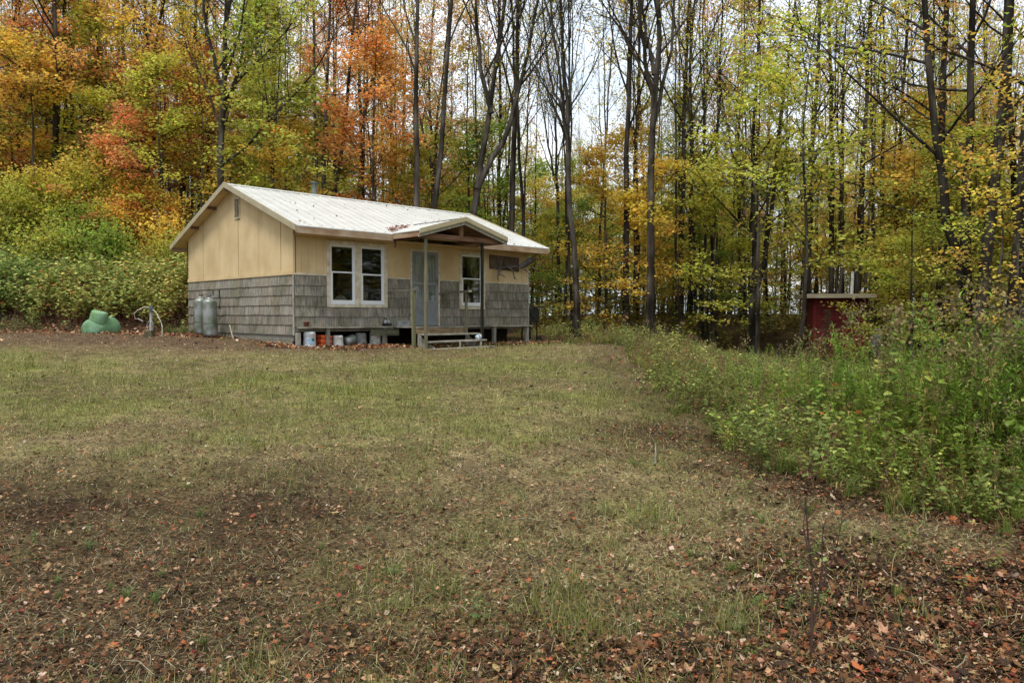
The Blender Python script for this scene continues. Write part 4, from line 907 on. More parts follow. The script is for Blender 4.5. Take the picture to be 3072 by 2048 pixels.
make_kind('half1', 25, 21, .145, vfork, 3800, .12, crown0=.20, nl=18, lang=1.05, llen=.21, **LF_)
UN = dict(nb=6, nt=3, up=.0, horiz=True, spread=.26, flat=.22, tilt=.38, sub=.8)
make_kind('under0', 31, 7.5, .06, straight, 5200, .115, crown0=.12, nl=20, lang=1.25, llen=.34, **UN)
make_kind('under1', 32, 6.5, .05, bend, 4600, .115, crown0=.10, nl=18, lang=1.3, llen=.38, **UN)
make_kind('under2', 33, 9.5, .07, forkhi, 6000, .12, crown0=.2, nl=22, lang=1.2, llen=.30, **UN)
make_kind('pole0', 35, 20, .075, straight, 350, .11, crown0=.45, nl=10, lang=.6, llen=.12, nb=4, nt=3, up=.06)
make_kind('pole1', 36, 19, .07, bend, 1000, .11, crown0=.3, nl=12, lang=.9, llen=.13, nb=4, nt=3, up=.04)
make_kind('under3', 37, 7.5, .055, bend, 2300, .105, crown0=.12, nl=17, lang=1.25, llen=.34, **UN)
make_kind('thin0', 34, 11, .055, bend, 2600, .11, crown0=.15, nl=20, lang=1.15, llen=.2, **UN)
shr = [([(0, 0, 0), (.03, .02, .4), (.06, .0, 1)], 1), ([(0, 0, 0), (-.1, .05, .4), (-.25, .1, .95)], .9), ([(0, 0, 0), (.12, -.05, .4), (.32, -.08, .85)], .9), ([(0, 0, 0), (.02, -.14, .45), (.0, -.34, .8)], .8), ([(0, 0, 0), (-.05, .14, .45), (-.1, .36, .85)], .8)]
SH = dict(crown0=.12, nl=9, lang=.9, llen=.42, nb=5, nt=3, up=.03, spread=.2, flat=.7, tilt=.6, sub=.7)
make_kind('shrub0', 41, 3.2, .03, shr, 6000, .085, **SH)
make_kind('shrub1', 42, 2.8, .03, shr, 5200, .08, **SH)
make_kind('shrub2', 43, 1.7, .02, shr, 2600, .075, **SH)
NT = [0]
COLS = {'yellow': (.62, .53, .10), 'amber': (.84, .46, .09), 'orange': (.84, .37, .13), 'coral': (.78, .29, .15), 'gold': (.76, .50, .10), 'yellow-green': (.62, .58, .11), 'green': (.33, .40, .07), 'peach': (.84, .50, .24), 'olive': (.47, .46, .09), 'brown': (.42, .25, .12)}
def plant(key, x, y, col, s=1.0, rz=0, lean=(0, 0), name='maple_tree', label='', cat='tree', group=None, bark=1.0, z=None, sz=None, thick=1.0):
    tr, cr, H = LIB[key]
    e = empty(name, (x, y, (float(hgt(x, y, False)) if z is None else z) - .12)); sz = sz or s
    ax = Vector((lean[0], lean[1], 1)).normalized()
    q = Vector((0, 0, 1)).rotation_difference(ax).to_matrix().to_4x4() @ Matrix.Rotation(rz, 4, 'Z')
    e.rotation_euler = q.to_euler()
    for nm, me in (('trunk', tr), ('crown', cr)):
        o = bpy.data.objects.new(nm, me); COL.objects.link(o); o.parent = e; o.scale = (s, s, sz)
        o.color = (bark, bark * .93, bark * .85, 1) if nm == 'trunk' else (*col, 1)
        
    tag(e, label, cat, group); NT[0] += 1; return e
def px2x(px, d): return (px * 1.3061 - 1536) / 2306.1 * d
# trees one can pick out: base px, top px (photograph scaled 2352 wide), distance, kind, colour, spin, size, words
HERO = [
 (122, 128, 31, 'half0', 'orange', 0, 1.0, 'dark straight trunk rising through orange foliage near the left edge'),
 (30, 60, 34, 'leafy2', 'orange', 1, 1.0, 'orange leaved tree at the far left, behind the shrubs'),
 (300, 395, 33, 'half1', 'orange', 2.5, 1.0, 'dark leaning forked maple with coral orange leaves left of the cabin'),
 (505, 520, 27.5, 'wide0', 'brown', 0.3, .95, 'bare grey tree with spreading limbs behind the cabin gable'),
 (415, 470, 36, 'leafy0', 'yellow-green', 1, 1.0, 'leaning yellow-green maple just left of the bare tree behind the gable'),
 (625, 628, 38, 'bare0', 'peach', 0, 1.0, 'straight dark trunk between the bare gable tree and the stove pipe'),
 (738, 790, 33, 'bare5', 'orange', 0, .95, 'twiggy forked tree rising behind the stove pipe'),
 (775, 770, 35, 'leafy2', 'orange', 2, .8, 'orange maple directly behind the stove pipe'),
 (820, 845, 36, 'leafy1', 'orange', 1, .86, 'bright orange maple behind the middle of the cabin roof'),
 (958, 990, 27, 'bare5', 'brown', .2, 1.05, 'tall double-stemmed bare tree with dark bark behind the roof ridge'),
 (1042, 1100, 28, 'bare2', 'brown', .0, 1.0, 'bare tree forking into a wide fan of stems behind the porch'),
 (1165, 1188, 31, 'bare0', 'peach', 1, 1.05, 'tall straight grey trunk behind the right end of the roof'),
 (1150, 1155, 36, 'bare4', 'orange', 2, 1.0, 'thinner trunk with orange sprigs beside the tall grey one behind the roof'),
 (1328, 1285, 27, 'bare3', 'olive', 1, .82, 'dark bare tree with upswept twigs just right of the cabin'),
 (1440, 1448, 31, 'bare0', 'gold', 2, 1.0, 'straight tall dark trunk left of the forked tree in the middle'),
 (1490, 1500, 29, 'bare3', 'brown', .4, 1.1, 'tall tree with forked upper limbs in the middle of the picture'),
 (1462, 1466, 37, 'half0', 'gold', 3, 1.0, 'gold leaved maple tucked behind the tall forked tree'),
 (1560, 1575, 34, 'bare0', 'gold', 4, 1.0, 'paired dark trunk right of the tall forked tree'),
 (1580, 1600, 36, 'bare4', 'gold', 1, 1.0, 'slightly leaning trunk with thin gold leaves right of the pair'),
 (1725, 1768, 30, 'half1', 'yellow-green', 0, 1.0, 'leaning dark trunk with yellow-green sprays between cabin and shed'),
 (1700, 1690, 38, 'leafy1', 'peach', 2, .92, 'peach and yellow-green tree behind the leaning dark trunk'),
 (1832, 1862, 25, 'thin0', 'yellow-green', 0, 1.3, 'slender dark sapling trunk standing left of the red shed'),
 (1856, 1880, 33, 'bare4', 'olive', 2, 1.1, 'thick grey trunk right behind the left end of the red shed'),
 (1905, 1900, 36, 'bare0', 'brown', 5, 1.0, 'tall bare trunk directly behind the red shed roof'),
 (1965, 1990, 33, 'half0', 'olive', 4, 1.0, 'grey trunk behind the white pipe of the red shed'),
 (2045, 2060, 36, 'bare5', 'brown', 2, 1.0, 'double trunk with sparse twigs right of the red shed'),
 (2110, 2125, 34, 'bare4', 'peach', 4, 1.0, 'bare tree with a few peach leaves right of the shed'),
 (2168, 2170, 27, 'half0', 'gold', 2, 1.1, 'dark straight trunk left of the big forked tree at the right'),
 (2225, 2185, 21, 'half1', 'yellow-green', 2.9, 1.15, 'big dark forked tree with leafy boughs near the right edge'),
 (2245, 2302, 20, 'bare1', 'gold', .2, 1.05, 'thick dark trunk leaning right beside the big forked tree'),
 (2318, 2372, 19, 'half0', 'gold', 1.5, .95, 'leaning trunk with gold leaves right at the right edge'),
 (2350, 2345, 22, 'half1', 'orange', 0.5, 1.0, 'stout trunk cut by the right edge of the picture'),
]
def hero():
    for bx, tx, d, key, c, rz, s, lab in HERO:
        x = px2x(bx, d); ztop = .41 * d; dx = (tx - bx) * 1.3061 / 2306.1 * d
        th = {'bare0': 1.0}.get(key, 1.0)
        bare = key.startswith('bare') or key == 'wide0'
        nm = 'bare_tree' if bare else 'maple_tree'
        plant(key, x, d, COLS[c], s, rz, (dx / ztop, .02), nm, lab, 'tree', 'trees at the edge of the clearing', bark=.42 if key in ('half1', 'half0') else .52)
hero()
def fill():
    r = random.Random(21); n = 0
    pts = [(px2x(h[0], h[2]), h[2]) for h in HERO]
    def zone(x, y):
        p = x / y
        if p < -.42: return 'left of the cabin'
        if p < -.1: return 'behind the cabin roof'
        if p < .12: return 'beyond the porch'
        if p < .34: return 'between cabin and shed'
        return 'behind the shed'
    tries = 0
    while n < 96 and tries < 6000:
        tries += 1
        y = 31.5 + 50 * r.random() ** 1.15; x = (r.random() * 2 - 1) * (.70 * y + 2)
        left = x < -.10 * y
        if left and (r.random() < .25): continue
        if not left and (r.random() < .62 or (y > 48 and r.random() < .6)): continue
        if min((x - a) ** 2 + (y - b) ** 2 for a, b in pts) < (2.4 if y < 45 else 1.6) ** 2: continue
        lx, ly = to_local(x, y)
        if -2 < lx < 10 and -3 < ly < 9: continue
        if x > 8 and x < 14.5 and y < 32: continue
        pts.append((x, y)); n += 1
        if left: key = r.choice(['leafy0', 'leafy1', 'half1', 'half0', 'half1', 'leafy2', 'bare4', 'half0']); c = r.choice(['orange', 'coral', 'orange', 'gold', 'yellow-green', 'peach', 'olive'] if x < -.38 * y else ['orange', 'yellow-green', 'olive', 'gold', 'yellow-green', 'peach', 'yellow-green', 'orange'])
        elif x < .22 * y: key = r.choice(['bare0', 'bare1', 'bare4', 'half0', 'bare3', 'bare0', 'bare5']); c = r.choice(['gold', 'yellow-green', 'orange', 'olive', 'peach', 'gold'])
        else: key = r.choice(['bare0', 'bare1', 'bare4', 'bare5', 'half0', 'bare3', 'bare4']); c = r.choice(['gold', 'yellow-green', 'yellow-green', 'olive', 'peach', 'brown'])
        bare = key.startswith('bare'); s = r.uniform(.75, 1.05) if left else (r.uniform(.55, .85) if bare else r.uniform(.45, .65))
        z = zone(x, y); dep = 'deep in the forest' if y > 50 else 'in the forest'
        what = ('nearly bare %s tinged tree' if bare else 'leafy %s maple') % c
        plant(key, x, y, COLS[c], s, r.random() * 6.28, (r.gauss(0, .02), r.gauss(0, .015)), 'bare_tree' if bare else 'maple_tree', '%s %s, %s' % (what, dep, z), 'tree', '%s %s, %s' % (what, dep, z), bark=r.uniform(.45, .8))
    # low leafy layer under the tall trees
    n = 0
    while n < 270:
        far = n >= 140; y = 25.5 + 34 * r.random() ** 1.5 if not far else r.uniform(42, 72); x = (r.random() * 2 - 1) * (.70 * y + 1) if not far else r.uniform(-.12, .72) * y; left = x < -.1 * y
        lx, ly = to_local(x, y)
        if -2 < lx < 10.5 and -4 < ly < 8.2: continue
        if x > -1 and y < 33 - (x > 15) * 7: continue
        if x > 7 and x < 15 and y < 31: continue
        if x < -10 and y < 29.5: continue
        if not left and not far and r.random() < .35: continue
        key = r.choice(['under0', 'under1', 'under2', 'under0', 'thin0']); c = r.choice(['yellow-green', 'olive', 'yellow-green', 'gold', 'green', 'yellow-green' if left else 'gold', 'olive']) if x > -12 or r.random() < .6 else r.choice(['orange', 'coral', 'gold'])
        z = zone(x, y); lab = 'small %s understory maple %s' % (c, z); n += 1
        plant(key, x, y, COLS[c], r.uniform(.7, 1.2), r.random() * 6.28, (r.gauss(0, .04), r.gauss(0, .03)), 'young_maple', lab, 'young tree', lab, bark=.7)
fill()
def poles():
    r = random.Random(77)
    for i in range(165):
        y = r.uniform(30, 62); x = r.uniform(-.66, .70) * y if i % 3 == 0 else r.uniform(-.05, .70) * y
        if i >= 95: y = r.uniform(33, 48); x = r.uniform(-.66, -.12) * y if i < 135 else r.uniform(.1, .7) * y
        lx, ly = to_local(x, y)
        if (-2 < lx < 10.5 and -3 < ly < 8.5) or (8 < x < 15 and y < 32) or (x < -10 and y < 33): continue
        k = r.choice(['pole0', 'pole0', 'pole1']); c = r.choice(['gold', 'yellow-green', 'peach', 'olive'])
        z = 'left of the porch' if x < 0 else ('left of the shed' if x / y < .34 else 'behind the shed')
        plant(k, x, y, COLS[c], r.uniform(.75, 1.1), r.random() * 6.28, (r.gauss(0, .025), 0), 'slender_tree', 'slender straight trunk with %s tips %s' % (c, z), 'tree', 'slender trunks with %s tips %s' % (c, z), bark=r.uniform(.4, .85))
poles()
def singled():
    # trees and shrubs with a look of their own
    H = [('under1', 310, 29.5, 'coral', .95, 1, 'young_maple', 'coral red maple spray standing out above the shrubs left of the cabin', 'young tree', 1),
         ('under2', 175, 34, 'orange', 1.25, 2, 'young_maple', 'large coral orange young maple over the shrubs at the left', 'young tree', 2),
         ('under2', 860, 31.5, 'orange', 1.15, 2, 'young_maple', 'orange young maple close behind the roof, right of the stove pipe', 'young tree', 3),
         ('under1', 1500, 30.5, 'gold', 1.1, .5, 'young_maple', 'low gold maple spray in front of the middle trunks', 'young tree', 4),
         ('under0', 1390, 33, 'gold', 1.1, .5, 'young_maple', 'gold young maple just right of the cabin roof', 'young tree', 4),
         ('under2', 1740, 29, 'yellow-green', 1.15, .1, 'young_maple', 'tall yellow-green young maple between cabin and shed', 'young tree', 5),
         ('under0', 1640, 31, 'yellow-green', 1.0, .8, 'young_maple', 'yellow-green young maple left of the taller one near the shed', 'young tree', 5),
         ('under3', 2095, 22, 'olive', .86, 1.2, 'young_maple', 'olive leafed young tree overlapping the right side of the red shed', 'young tree', 6),
         ('under1', 2045, 24, 'yellow-green', .62, .2, 'young_maple', 'low sapling whose leaves hang over the red shed roof', 'young tree', 7),
         ('under3', 2150, 24, 'yellow-green', .85, 2.2, 'young_maple', 'yellow-green sapling right of the olive one by the shed', 'young tree', 8),
         ('under3', 2290, 19, 'yellow-green', .85, 3, 'young_maple', 'yellow-green sapling in front of the big trunks at the right', 'young tree', 9),
         ('under3', 2340, 15.5, 'gold', .8, .3, 'young_maple', 'sapling with gold leaves at the right edge above the weeds', 'young tree', 10),
         ('under3', 2220, 22, 'olive', .85, 4, 'young_maple', 'olive sapling at the foot of the big forked tree', 'young tree', 10),
         ('shrub0', 20, 28.0, 'olive', 1.06, 1, 'shrub', 'large olive green shrub on the bank at the left edge', 'shrub', 11),
         ('shrub1', 75, 28.7, 'yellow-green', 1.19, 2, 'shrub', 'large yellow-green shrub second from the left edge', 'shrub', 12),
         ('shrub0', 140, 29.2, 'yellow', 1.19, 3, 'shrub', 'yellow shrub with the tallest top on the bank', 'shrub', 13),
         ('shrub1', 190, 27.7, 'green', 0.97, 4, 'shrub', 'dark green shrub in the middle of the bank', 'shrub', 14),
         ('shrub0', 235, 29.7, 'yellow-green', 1.19, 5, 'shrub', 'yellow-green shrub behind the dark green one on the bank', 'shrub', 15),
         ('shrub1', 290, 28.7, 'gold', 1.06, .5, 'shrub', 'golden shrub on the bank left of the cabin gable', 'shrub', 16),
         ('shrub0', 345, 29.2, 'amber', 0.97, 1.5, 'shrub', 'orange-gold shrub nearest the cabin gable', 'shrub', 17),
         ('shrub2', 395, 27.3, 'gold', 1.4, 2.5, 'shrub', 'golden shrub touching the cabin eave at its left', 'shrub', 18),
         ('shrub2', 260, 26.0, 'green', 1.3, 2.5, 'shrub', 'low dark green shrub at the front of the bank', 'shrub', 19),
         ('shrub2', 110, 25.8, 'olive', 1.3, .5, 'shrub', 'low olive shrub at the front of the bank', 'shrub', 20),
         ('shrub2', 410, 26.2, 'olive', 1.1, 3.5, 'shrub', 'low green shrub against the left corner of the cabin', 'shrub', 21)]
    for key, px, d, c, s, rz, nm, lab, cat, _ in H:
        plant(key, px2x(px, d), d, COLS[c], s, rz, (0, 0), nm, lab, cat, 'shrubs on the bank' if cat == 'shrub' else 'young maples at the forest edge', bark=.7)
singled()
def overhang():
    # trees behind the photographer: they shade the lawn and show in the window panes
    r = random.Random(9)
    for i in range(26):
        a = radians(52 + 70 * (i + .5) / 16 if i < 16 else 150 + 150 * (i - 15.5) / 10) + r.uniform(-.05, .05); d = r.uniform(21, 30); x, y = sin(a) * d, cos(a) * d
        key = r.choice(['leafy0', 'leafy1', 'half0', 'half1', 'bare4']); c = r.choice(['yellow-green', 'olive', 'green'])
        lab = 'tree on the near side of the clearing, outside the picture'
        plant(key, x, y, COLS[c], r.uniform(.8, 1.0), r.random() * 6, (0, 0), 'maple_tree', lab, 'tree', 'trees around the near side of the clearing', bark=.8)
overhang()
def sides():  # unseen forest trees, added to darken the pane reflections and the left side
    r = random.Random(31)
    for i in range(74):
        left = i >= 46; yy = r.uniform(9, 30) if i % 46 < 26 or left else r.uniform(8, 26)
        x = .72 * yy + 5 + r.random() ** .8 * 16
        under = i % 2; key = r.choice(['under0', 'under1', 'under2'] if under else ['leafy0', 'leafy1', 'half0', 'bare4', 'leafy2']); c = r.choice(['yellow-green', 'olive', 'green', 'gold'])
        lab = ('young maple' if under else 'tall tree') + ' of the forest beside the clearing, outside the picture'
        plant(key, -x if left else x, yy, COLS[c], r.uniform(.8, 1.1), r.random() * 6, (0, 0), 'young_maple' if under else 'maple_tree', lab, 'young tree' if under else 'tree', lab, bark=.6)
sides()
# small spruces
def spruce(x, y, h, label, seed, dens=1.0, wide=.33):
    r = np.random.default_rng(seed); t = tag(empty('spruce_tree', (x, y, float(hgt(x, y, False)))), label, 'spruce', 'small spruces')
    B = MB(); B.tube([(0, 0, -.1), (0, 0, h * .5), (.01, 0, h)], [.012 * h + .008, .008 * h + .004, .003], 7, (.9, .8, .7)); o = B.build('trunk', M_bark, t); o.color = (.8, .75, .7, 1)
    A = Acc(); tv = np.array([(-.5, 0, 0), (.5, 0, 0), (.15, 1, 0), (-.15, 1, 0)]); tf = [np.array([(0, 1, 2), (0, 2, 3)])]
    z = .08 * h; V = []; Fc = []
    P = []; Y = []; Pt = []; S_ = []
    while z < h * .97:
        L = h * wide * (1 - z / h) ** .8 + .05; k = 7
        for j in range(k):
            a = r.random() * 6.28; Lj = L * r.uniform(.7, 1.1); m = int(26 * Lj / .5 * dens) + 4
            for q in range(m):
                f = (q + r.random()) / m; s = r.choice([-1, 1]) * r.uniform(.3, 1.1)
                P.append((cos(a) * Lj * f, sin(a) * Lj * f, z + .06 * Lj * f - .12 * Lj * f * f + .10 * Lj * f)); Y.append(a - pi / 2 + s); Pt.append(r.normal(.1, .35)); S_.append((.012, .05 + .05 * (1 - f), .05))
        z += .055 * h * (1 - .5 * z / h) + .01
    n = len(P); C = colmix([(.07, .12, .055), (.10, .16, .08), (.045, .08, .04)], [3, 2, 2], n, .2)
    A.add(*scatter(np.array(P), tv, tf, rotm(np.array(Y), np.array(Pt), np.zeros(n)), np.array(S_), C)); obj('crown', A.mesh('crown', [M_herb]), t)
spruce(px2x(1900, 23.5), 23.5, 1.75, 'small pale spruce sapling standing in front of the red shed', 1, wide=.27)
spruce(px2x(1625, 33), 33, 3.6, 'small dark spruce in the forest edge between cabin and shed', 2, 1.0, .3)
spruce(px2x(1590, 35), 35, 2.8, 'second dark spruce left of the one at the forest edge', 3, 1.0, .3)
# ------------------------------------------------------------------ weeds
def herb_proto(kind, seed):
    r = np.random.default_rng(seed); A = Acc()
    nar = np.array([(-.5, 0, 0), (.5, 0, 0), (.5, .5, .06), (-.5, .5, .06), (0, 1, -.10)]); nf = [np.array([(0, 1, 2), (0, 2, 3), (3, 2, 4)])]
    brd = np.array([(0, 0, 0), (.38, .35, .09), (.0, .45, 0), (-.38, .35, .09), (.22, .8, .02), (0, 1, -.10), (-.22, .8, .02)]); bf = [np.array([(0, 1, 2), (0, 2, 3), (1, 4, 2), (4, 5, 2), (2, 6, 3), (5, 6, 2)])]
    def stem(P, rr, c):
        Wd = Wood(); Wd.add(P, np.linspace(rr, rr * .4, len(P)), 3); V, Fq = Wd.mesh(); A.add(V, [Fq], [np.tile(c, (len(Fq), 1))])
    if kind == 'rod':
        h = r.uniform(.95, 1.25); P = polyline(r, np.zeros(3), np.array([r.normal(0, .08), r.normal(0, .08), 1]), h, 6, .02, .05); stem(P, .0045, (.16, .13, .05))
        n = 62; t = .12 + .86 * np.arange(n) / n; Q = np.array([at_(P, min(a, .999))[0] for a in t]); L = .115 * (1 - .45 * t) * r.uniform(.8, 1.2, n)
        low = (t < .3)[:, None]; C = np.where(low, np.array([[.20, .17, .06]]), np.array([[.115, .185, .038]])) * r.uniform(.75, 1.3, (n, 1))
        A.add(*scatter(Q, nar, nf, rotm(r.random(n) * 6.28, r.normal(.35, .3, n), np.zeros(n)), np.stack([.014 + 0 * L, L, L], 1), C))
        if seed % 5 in (1, 3):
            n = 46; a = r.random(n); Q = P[-1] + np.stack([r.normal(0, .055, n), r.normal(0, .055, n), r.normal(-.03, .05, n)], 1); C = colmix([(.12, .085, .06), (.07, .05, .04), (.18, .14, .10)], [1, 1, 1], n)
            A.add(*scatter(Q, KV, KF, rotm(r.random(n) * 6, r.normal(0, 1, n), r.normal(0, 1, n)), np.full(n, .028), C))
    elif kind == 'bramble':
        for s in range(4):
            a = r.random() * 6.28; P = polyline(r, np.array([r.normal(0, .08), r.normal(0, .08), 0]), np.array([cos(a) * .35, sin(a) * .35, 1]), r.uniform(.6, 1.0), 6, -.10, .08); stem(P, .004, (.16, .07, .05))
            n = 15; t = .25 + .75 * (np.arange(n) + r.random(n)) / n; Q = np.array([at_(P, min(b, .999))[0] for b in t]) + r.normal(0, .05, (n, 3)) * (1, 1, .5)
            C = colmix([(.15, .21, .055), (.22, .27, .09), (.11, .165, .04), (.33, .33, .10), (.30, .10, .04)], [5, 3, 4, 1, .25], n, .25); L = r.uniform(.06, .11, n)
            A.add(*scatter(Q, brd, bf, rotm(r.random(n) * 6.28, r.normal(.05, .3, n), r.normal(0, .25, n)), L, C))
    elif kind == 'grass':
        n = 60; a = r.random(n) * 6.28; C = colmix([(.12, .2, .04), (.17, .24, .06), (.33, .28, .13)], [3, 3, 1.3], n, .2); L = r.uniform(.25, .6, n)
        A.add(*scatter(np.stack([r.normal(0, .05, n), r.normal(0, .05, n), 0 * a], 1), nar * np.array([1, 1, 1]) + np.array([(0, 0, 0), (0, 0, 0), (0, 0, .1), (0, 0, .1), (0, 0, -.25)]), nf, rotm(a, r.normal(1.1, .2, n), np.zeros(n)), np.stack([.009 + 0 * L, L, L], 1), C))
    else:  # dry stalk
        P = polyline(r, np.zeros(3), np.array([r.normal(0, .15), r.normal(0, .15), 1]), r.uniform(.6, 1.1), 5, 0, .08); stem(P, .004, (.14, .09, .06))
        for i in range(7):
            q, d = at_(P, r.uniform(.4, .98)); a = r.random() * 6.28; stem(polyline(r, q, np.array([cos(a) * .6, sin(a) * .6, .9]), .22, 3, .05, .05), .0022, (.15, .10, .065))
        n = 14; Q = np.array([at_(P, u)[0] for u in r.uniform(.1, .95, n)]) + r.normal(0, .03, (n, 3)); A.add(*scatter(Q, nar, nf, rotm(r.random(n) * 6.28, r.normal(-.6, .4, n), np.zeros(n)), np.stack([.012 + 0 * np.arange(n), .07 + 0. * np.arange(n), .07 + 0. * np.arange(n)], 1), colmix([(.20, .12, .06), (.28, .2, .1)], [1, 1], n)))
    ks = sorted(A.F); return np.vstack(A.V), [np.vstack(A.F[k]) for k in ks], [np.vstack(A.C[k]) for k in ks]
PROTO = {k: [herb_proto(k, 100 + i) for i in range(5)] for k in ('rod', 'bramble', 'grass', 'dry')}
def herb_field(name, label, pts, kinds, smin=.8, smax=1.2, tint=(1, 1, 1), grow=None):
    A = Acc(); n = len(pts); ki = np.array([rng.choice(len(kinds), p=np.array([q[1] for q in kinds]) / sum(q[1] for q in kinds)) for _ in range(n)]); vi = rng.integers(0, 5, n)
    for k, (kn, _) in enumerate(kinds):
        for v in range(5):
            m = (ki == k) & (vi == v); P = pts[m]; c = len(P)
            if not c: continue
            tV, tF, tC = PROTO[kn][v]; s = rng.uniform(smin, smax, c) * (.75 + .5 * fbm(P[:, 0], P[:, 1], .8, 99)) * (1 if grow is None else grow(P[:, 0], P[:, 1]))
            tn = np.array(tint) * (1 + .5 * (fbm(P[:, 0], P[:, 1], .6, 77)[:, None] - .5) * np.array([2.2, 1, 1])) * rng.uniform(.8, 1.2, (c, 1))
            z = hgt(P[:, 0], P[:, 1]) - .01
            A.add(*scatter(np.stack([P[:, 0], P[:, 1], z], 1), tV, tF, rotm(rng.random(c) * 6.28, rng.normal(0, .10, c), rng.normal(0, .10, c)), s, tn, tC))
    tag(obj(name, A.mesh(name, [M_herb])), label, 'undergrowth', kind='stuff'); return A.count()
def field_pts(n, y0, y1, pw=1.0):
    y = y0 + (y1 - y0) * rng.random(n) ** pw; ex = edge_x(y) + (fbm(y, y * .3, .9, 15) - .5) * 1.3; x = ex - .05 + (.72 * y + .8 - ex) * rng.random(n)
    k = (x < .72 * y + .8) & ~in_cabin(x, y, .3); x, y = x[k], y[k]
    lx, ly = to_local(x, y); k = ~((lx > 7) & (lx < 9) & (ly < .3)) & ~((x > 10.6) & (x < 13.1) & (y > 27.6) & (y < 30.2))
    k &= ~((np.abs(x - 13.1) < .3) & (y > 27) & (y < 28)); return np.stack([x[k], y[k]], 1)
def edge_dist(x, y): return np.clip((x - edge_x(y)) / 1.7 + (fbm(x, y, 1.1, 88) - .5) * .8, 0, 1)
gr = lambda x, y: (.36 + .64 * edge_dist(x, y)) * (1 - .25 * sm((y - 9) / 6) - .22 * sm((y - 14) / 6) * sm((x - 5) / 4)) * (1 - .42 * np.exp(-((x / y - .415) / .055) ** 2) * sm((y - 11) / 4)) * (1 - .4 * sm((y - 18) / 4) * sm((x - 5) / 3)) * (.62 + .8 * vn(x, y, 1.4, 71))
gr0 = gr
def gr(x, y):
    cap = (1.6 - .037 * y - hgt(x, y)) / 1.3 * (.8 + .4 * vn(x, y, 2.2, 73)); k = sm((x / y - .2) / .1) * sm((y - 7) / 3)
    g = gr0(x, y); return np.maximum(g * (1 - k) + np.minimum(g, cap) * k, .2)
c = herb_field('tall_weeds', 'tall green goldenrod weeds filling the right side of the clearing', np.vstack([field_pts(800, 5.0, 12), (lambda q: q[q[:, 0] > 3.3])(field_pts(520, 5.2, 9))]), [('rod', 9), ('bramble', 2.2), ('grass', .8), ('dry', 2.4)], .72, 1.15, (1.8, 1.72, 1.05), gr)
c += herb_field('weed_patch', 'grey-green brambles and weeds between the lawn and the forest edge', np.vstack([field_pts(1300, 11, 21), field_pts(1500, 20, 33)]), [('rod', 1.8), ('bramble', 5), ('dry', 2.4), ('grass', .4)], .7, 1.05, (1.75, 1.5, 1.4), gr)
e = edge_pts = []
y = 5.2 + 18 * rng.random(760) ** 1.4; x = edge_x(y) + rng.normal(.15, .4, 760)
x2 = rng.uniform(.9, 3.2, 70); y2 = rng.uniform(3.0, 5.4, 70); x = np.append(x, x2); y = np.append(y, y2); x3 = rng.uniform(-3.5, 1.5, 60); y3 = rng.uniform(3.2, 8, 60)
herb_field('lawn_weeds', 'tiny green broad-leaved weeds dotted through the lawn', np.stack([x3, y3], 1), [('bramble', 2), ('grass', 3)], .10, .2, (1, 1, 1))
c += herb_field('edge_weeds', 'low broad-leaved plants and dry stalks along the lawn edge', np.stack([x, y], 1), [('bramble', 2), ('dry', 4), ('grass', 1.6)], .25, .62, (1.25, 1.1, .9), lambda x, y: np.where(x < edge_x(y) - .35, .38, 1.0))
def bank_pts(n):
    x = -18 + 14 * rng.random(n); y = 21.9 + np.maximum(0, x + 10.6) * .97 + .5 + 6.2 * rng.random(n) + (fbm(x, x * 0, .9, 12) - .5) * 1.6; lx, ly = to_local(x, y); k = ~((lx > -.5) & (ly < 6.9) & (ly > -5)) ; return np.stack([x[k], y[k]], 1)
c += herb_field('bank_brambles', 'green brambles covering the bank left of the cabin', bank_pts(2300), [('bramble', 6), ('dry', .5)], 1.0, 1.6, (2.2, 1.95, 1.9))
x = -17 + 9 * rng.random(120); y = 21.5 + 1.4 * rng.random(120) 
c += herb_field('bank_foot_weeds', 'scattered low plants at the leafy foot of the bank', np.stack([x, y], 1)[(x < -11.9) | (x > -10.3)], [('bramble', 2), ('dry', 2), ('grass', 1)], .4, .8, (1, 1, 1))
xf = (rng.random(1500) * 2 - 1) * 34; yf = 31 + 30 * rng.random(1500) ** 1.3; k = ~in_cabin(xf, yf, 1.5)
c += herb_field('forest_floor_plants', 'low gold and green seedlings on the forest floor', np.stack([xf, yf], 1)[k], [('bramble', 4), ('dry', 1)], 1.2, 2.2, (1.7, 1.25, .8))
print('herb faces', c, 'trees', NT[0])
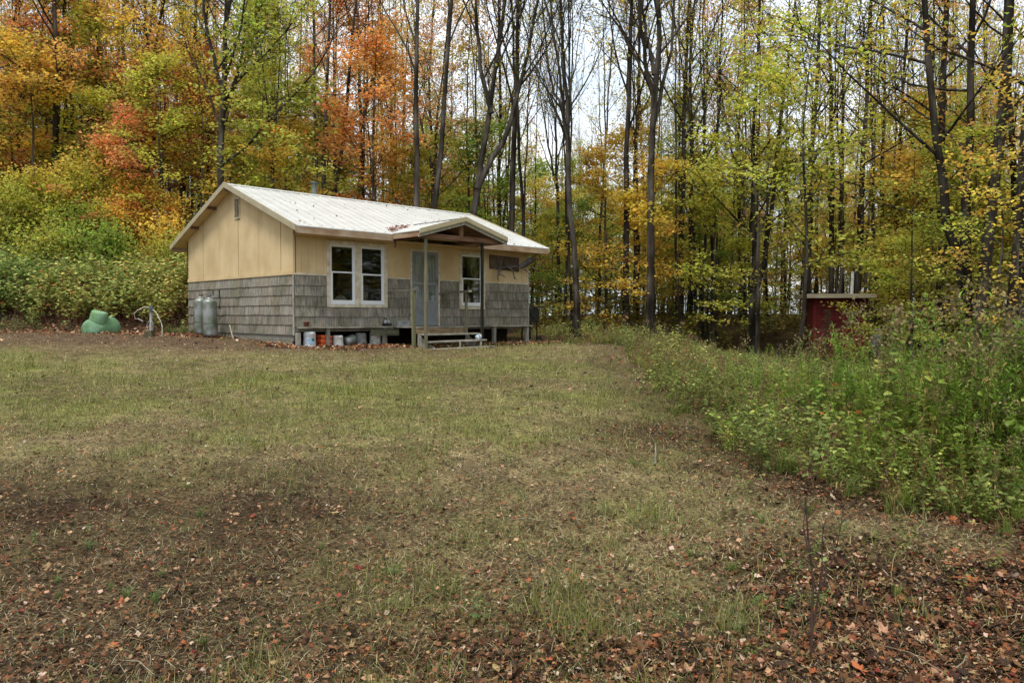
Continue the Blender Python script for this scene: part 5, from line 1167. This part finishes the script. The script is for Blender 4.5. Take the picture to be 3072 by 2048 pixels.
def singles():
    def one(name, label, x, y, kind, s, tint=(1, 1, 1), tilt=(0, 0), cat='plant', v=0):
        tV, tF, tC = PROTO[kind][v]; t = tag(empty(name, (x, y, float(hgt(x, y)))), label, cat)
        t.rotation_euler = (tilt[0], tilt[1], 0); me = mesh('stem_and_leaves', tV * s, tF, [M_herb], [c_ * np.array(tint) for c_ in tC]); obj('leafy_stem', me, t)
    one('goldenrod_plant', 'pale green goldenrod stem leaning left out of the weeds onto the leaves', 2.42, 5.55, 'rod', .72, (1.6, 1.35, 1.5), (.1, -.5), v=2)
    one('goldenrod_plant', 'yellowing goldenrod stem with drooping brown lower leaves at the weed edge', 3.1, 5.9, 'rod', 1.0, (1.5, 1.0, .7), (.05, .05), v=0)
    # bare sapling in the foreground
    r = np.random.default_rng(6); x, y = 1.27, 3.2; t = tag(empty('bare_sapling', (x, y, float(hgt(x, y)))), 'thin bare brown sapling with three twigs in the right foreground leaves', 'sapling')
    Wd = Wood()
    for P, rr in (([(0, 0, -.05), (-.005, 0, .15), (.0, 0, .32), (-.02, .01, .5), (-.035, .01, .68)], .0065), ([(.0, 0, .12), (.02, 0, .25), (.035, 0, .36), (.035, 0, .5), (.04, .0, .56)], .0045), ([(.03, 0, .3), (.07, .01, .38), (.10, .01, .47), (.115, .0, .58), (.12, 0, .66)], .0035), ([(-.01, 0, .4), (-.03, 0, .48), (-.045, 0, .56), (-.04, 0, .62), (-.042, 0, .66)], .0028)):
        Wd.add(np.array(P, float), np.linspace(rr * 1.1, rr * .4, 5), 6)
        for k in range(9):
            q, d = at_(np.array(P, float), r.uniform(.3, .98)); a = r.random() * 6.28; Wd.add(polyline(r, q, np.array([cos(a), sin(a) * .6, .8]), .04 + .03 * r.random(), 3, 0, .1), np.array([.002, .0017, .001]), 4)
    V, Fq = Wd.mesh(); m = surf('sapling_bark', [(.3, (.045, .024, .018)), (.7, (.10, .06, .045))], 30, None, .8, .2, 0, 0, attr=False); obj('stem', mesh('stem', V, [Fq], [m], None, True), t)
    for k, q in enumerate([(.05, 0, .42), (.10, 0, .46), (-.02, .0, .44), (.13, 0, .58), (.065, -.02, .38)]):
        A = Acc(); A.add(*scatter(np.array([q], float), LV, LF, rotm(r.random(1) * 6, r.normal(.3, .3, 1), r.normal(0, .3, 1)), np.full(1, .05), np.array([(.45, .5, .3) if k % 2 else (.3, .36, .12)]))); obj('leaf', A.mesh('leaf', [M_herb]), t)
singles()

# labels of look-alikes tell them apart by their order across the picture
def ordinals():
    W1 = 'first second third fourth fifth sixth seventh eighth ninth tenth eleventh twelfth thirteenth fourteenth fifteenth sixteenth seventeenth eighteenth nineteenth twentieth'.split()
    W1 += ['twenty-' + w for w in W1[:9]] + ['thirtieth'] + ['thirty-' + w for w in W1[:9]]
    by = {}
    for o in S.objects:
        if o.parent is None and 'label' in o and o.get('category') in ('tree', 'young tree'): by.setdefault(o['label'], []).append(o)
    for l, os_ in by.items():
        if len(os_) < 2 or 'outside the picture' in l: continue
        os_.sort(key=lambda o: o.location.x / o.location.y)
        for i, o in enumerate(os_):
            if i < len(W1): o['label'] = (W1[i] + ' from left: ' if i else 'leftmost: ') + l.replace('deep in the forest', 'deep in forest').replace('in the forest', 'in forest')
ordinals()
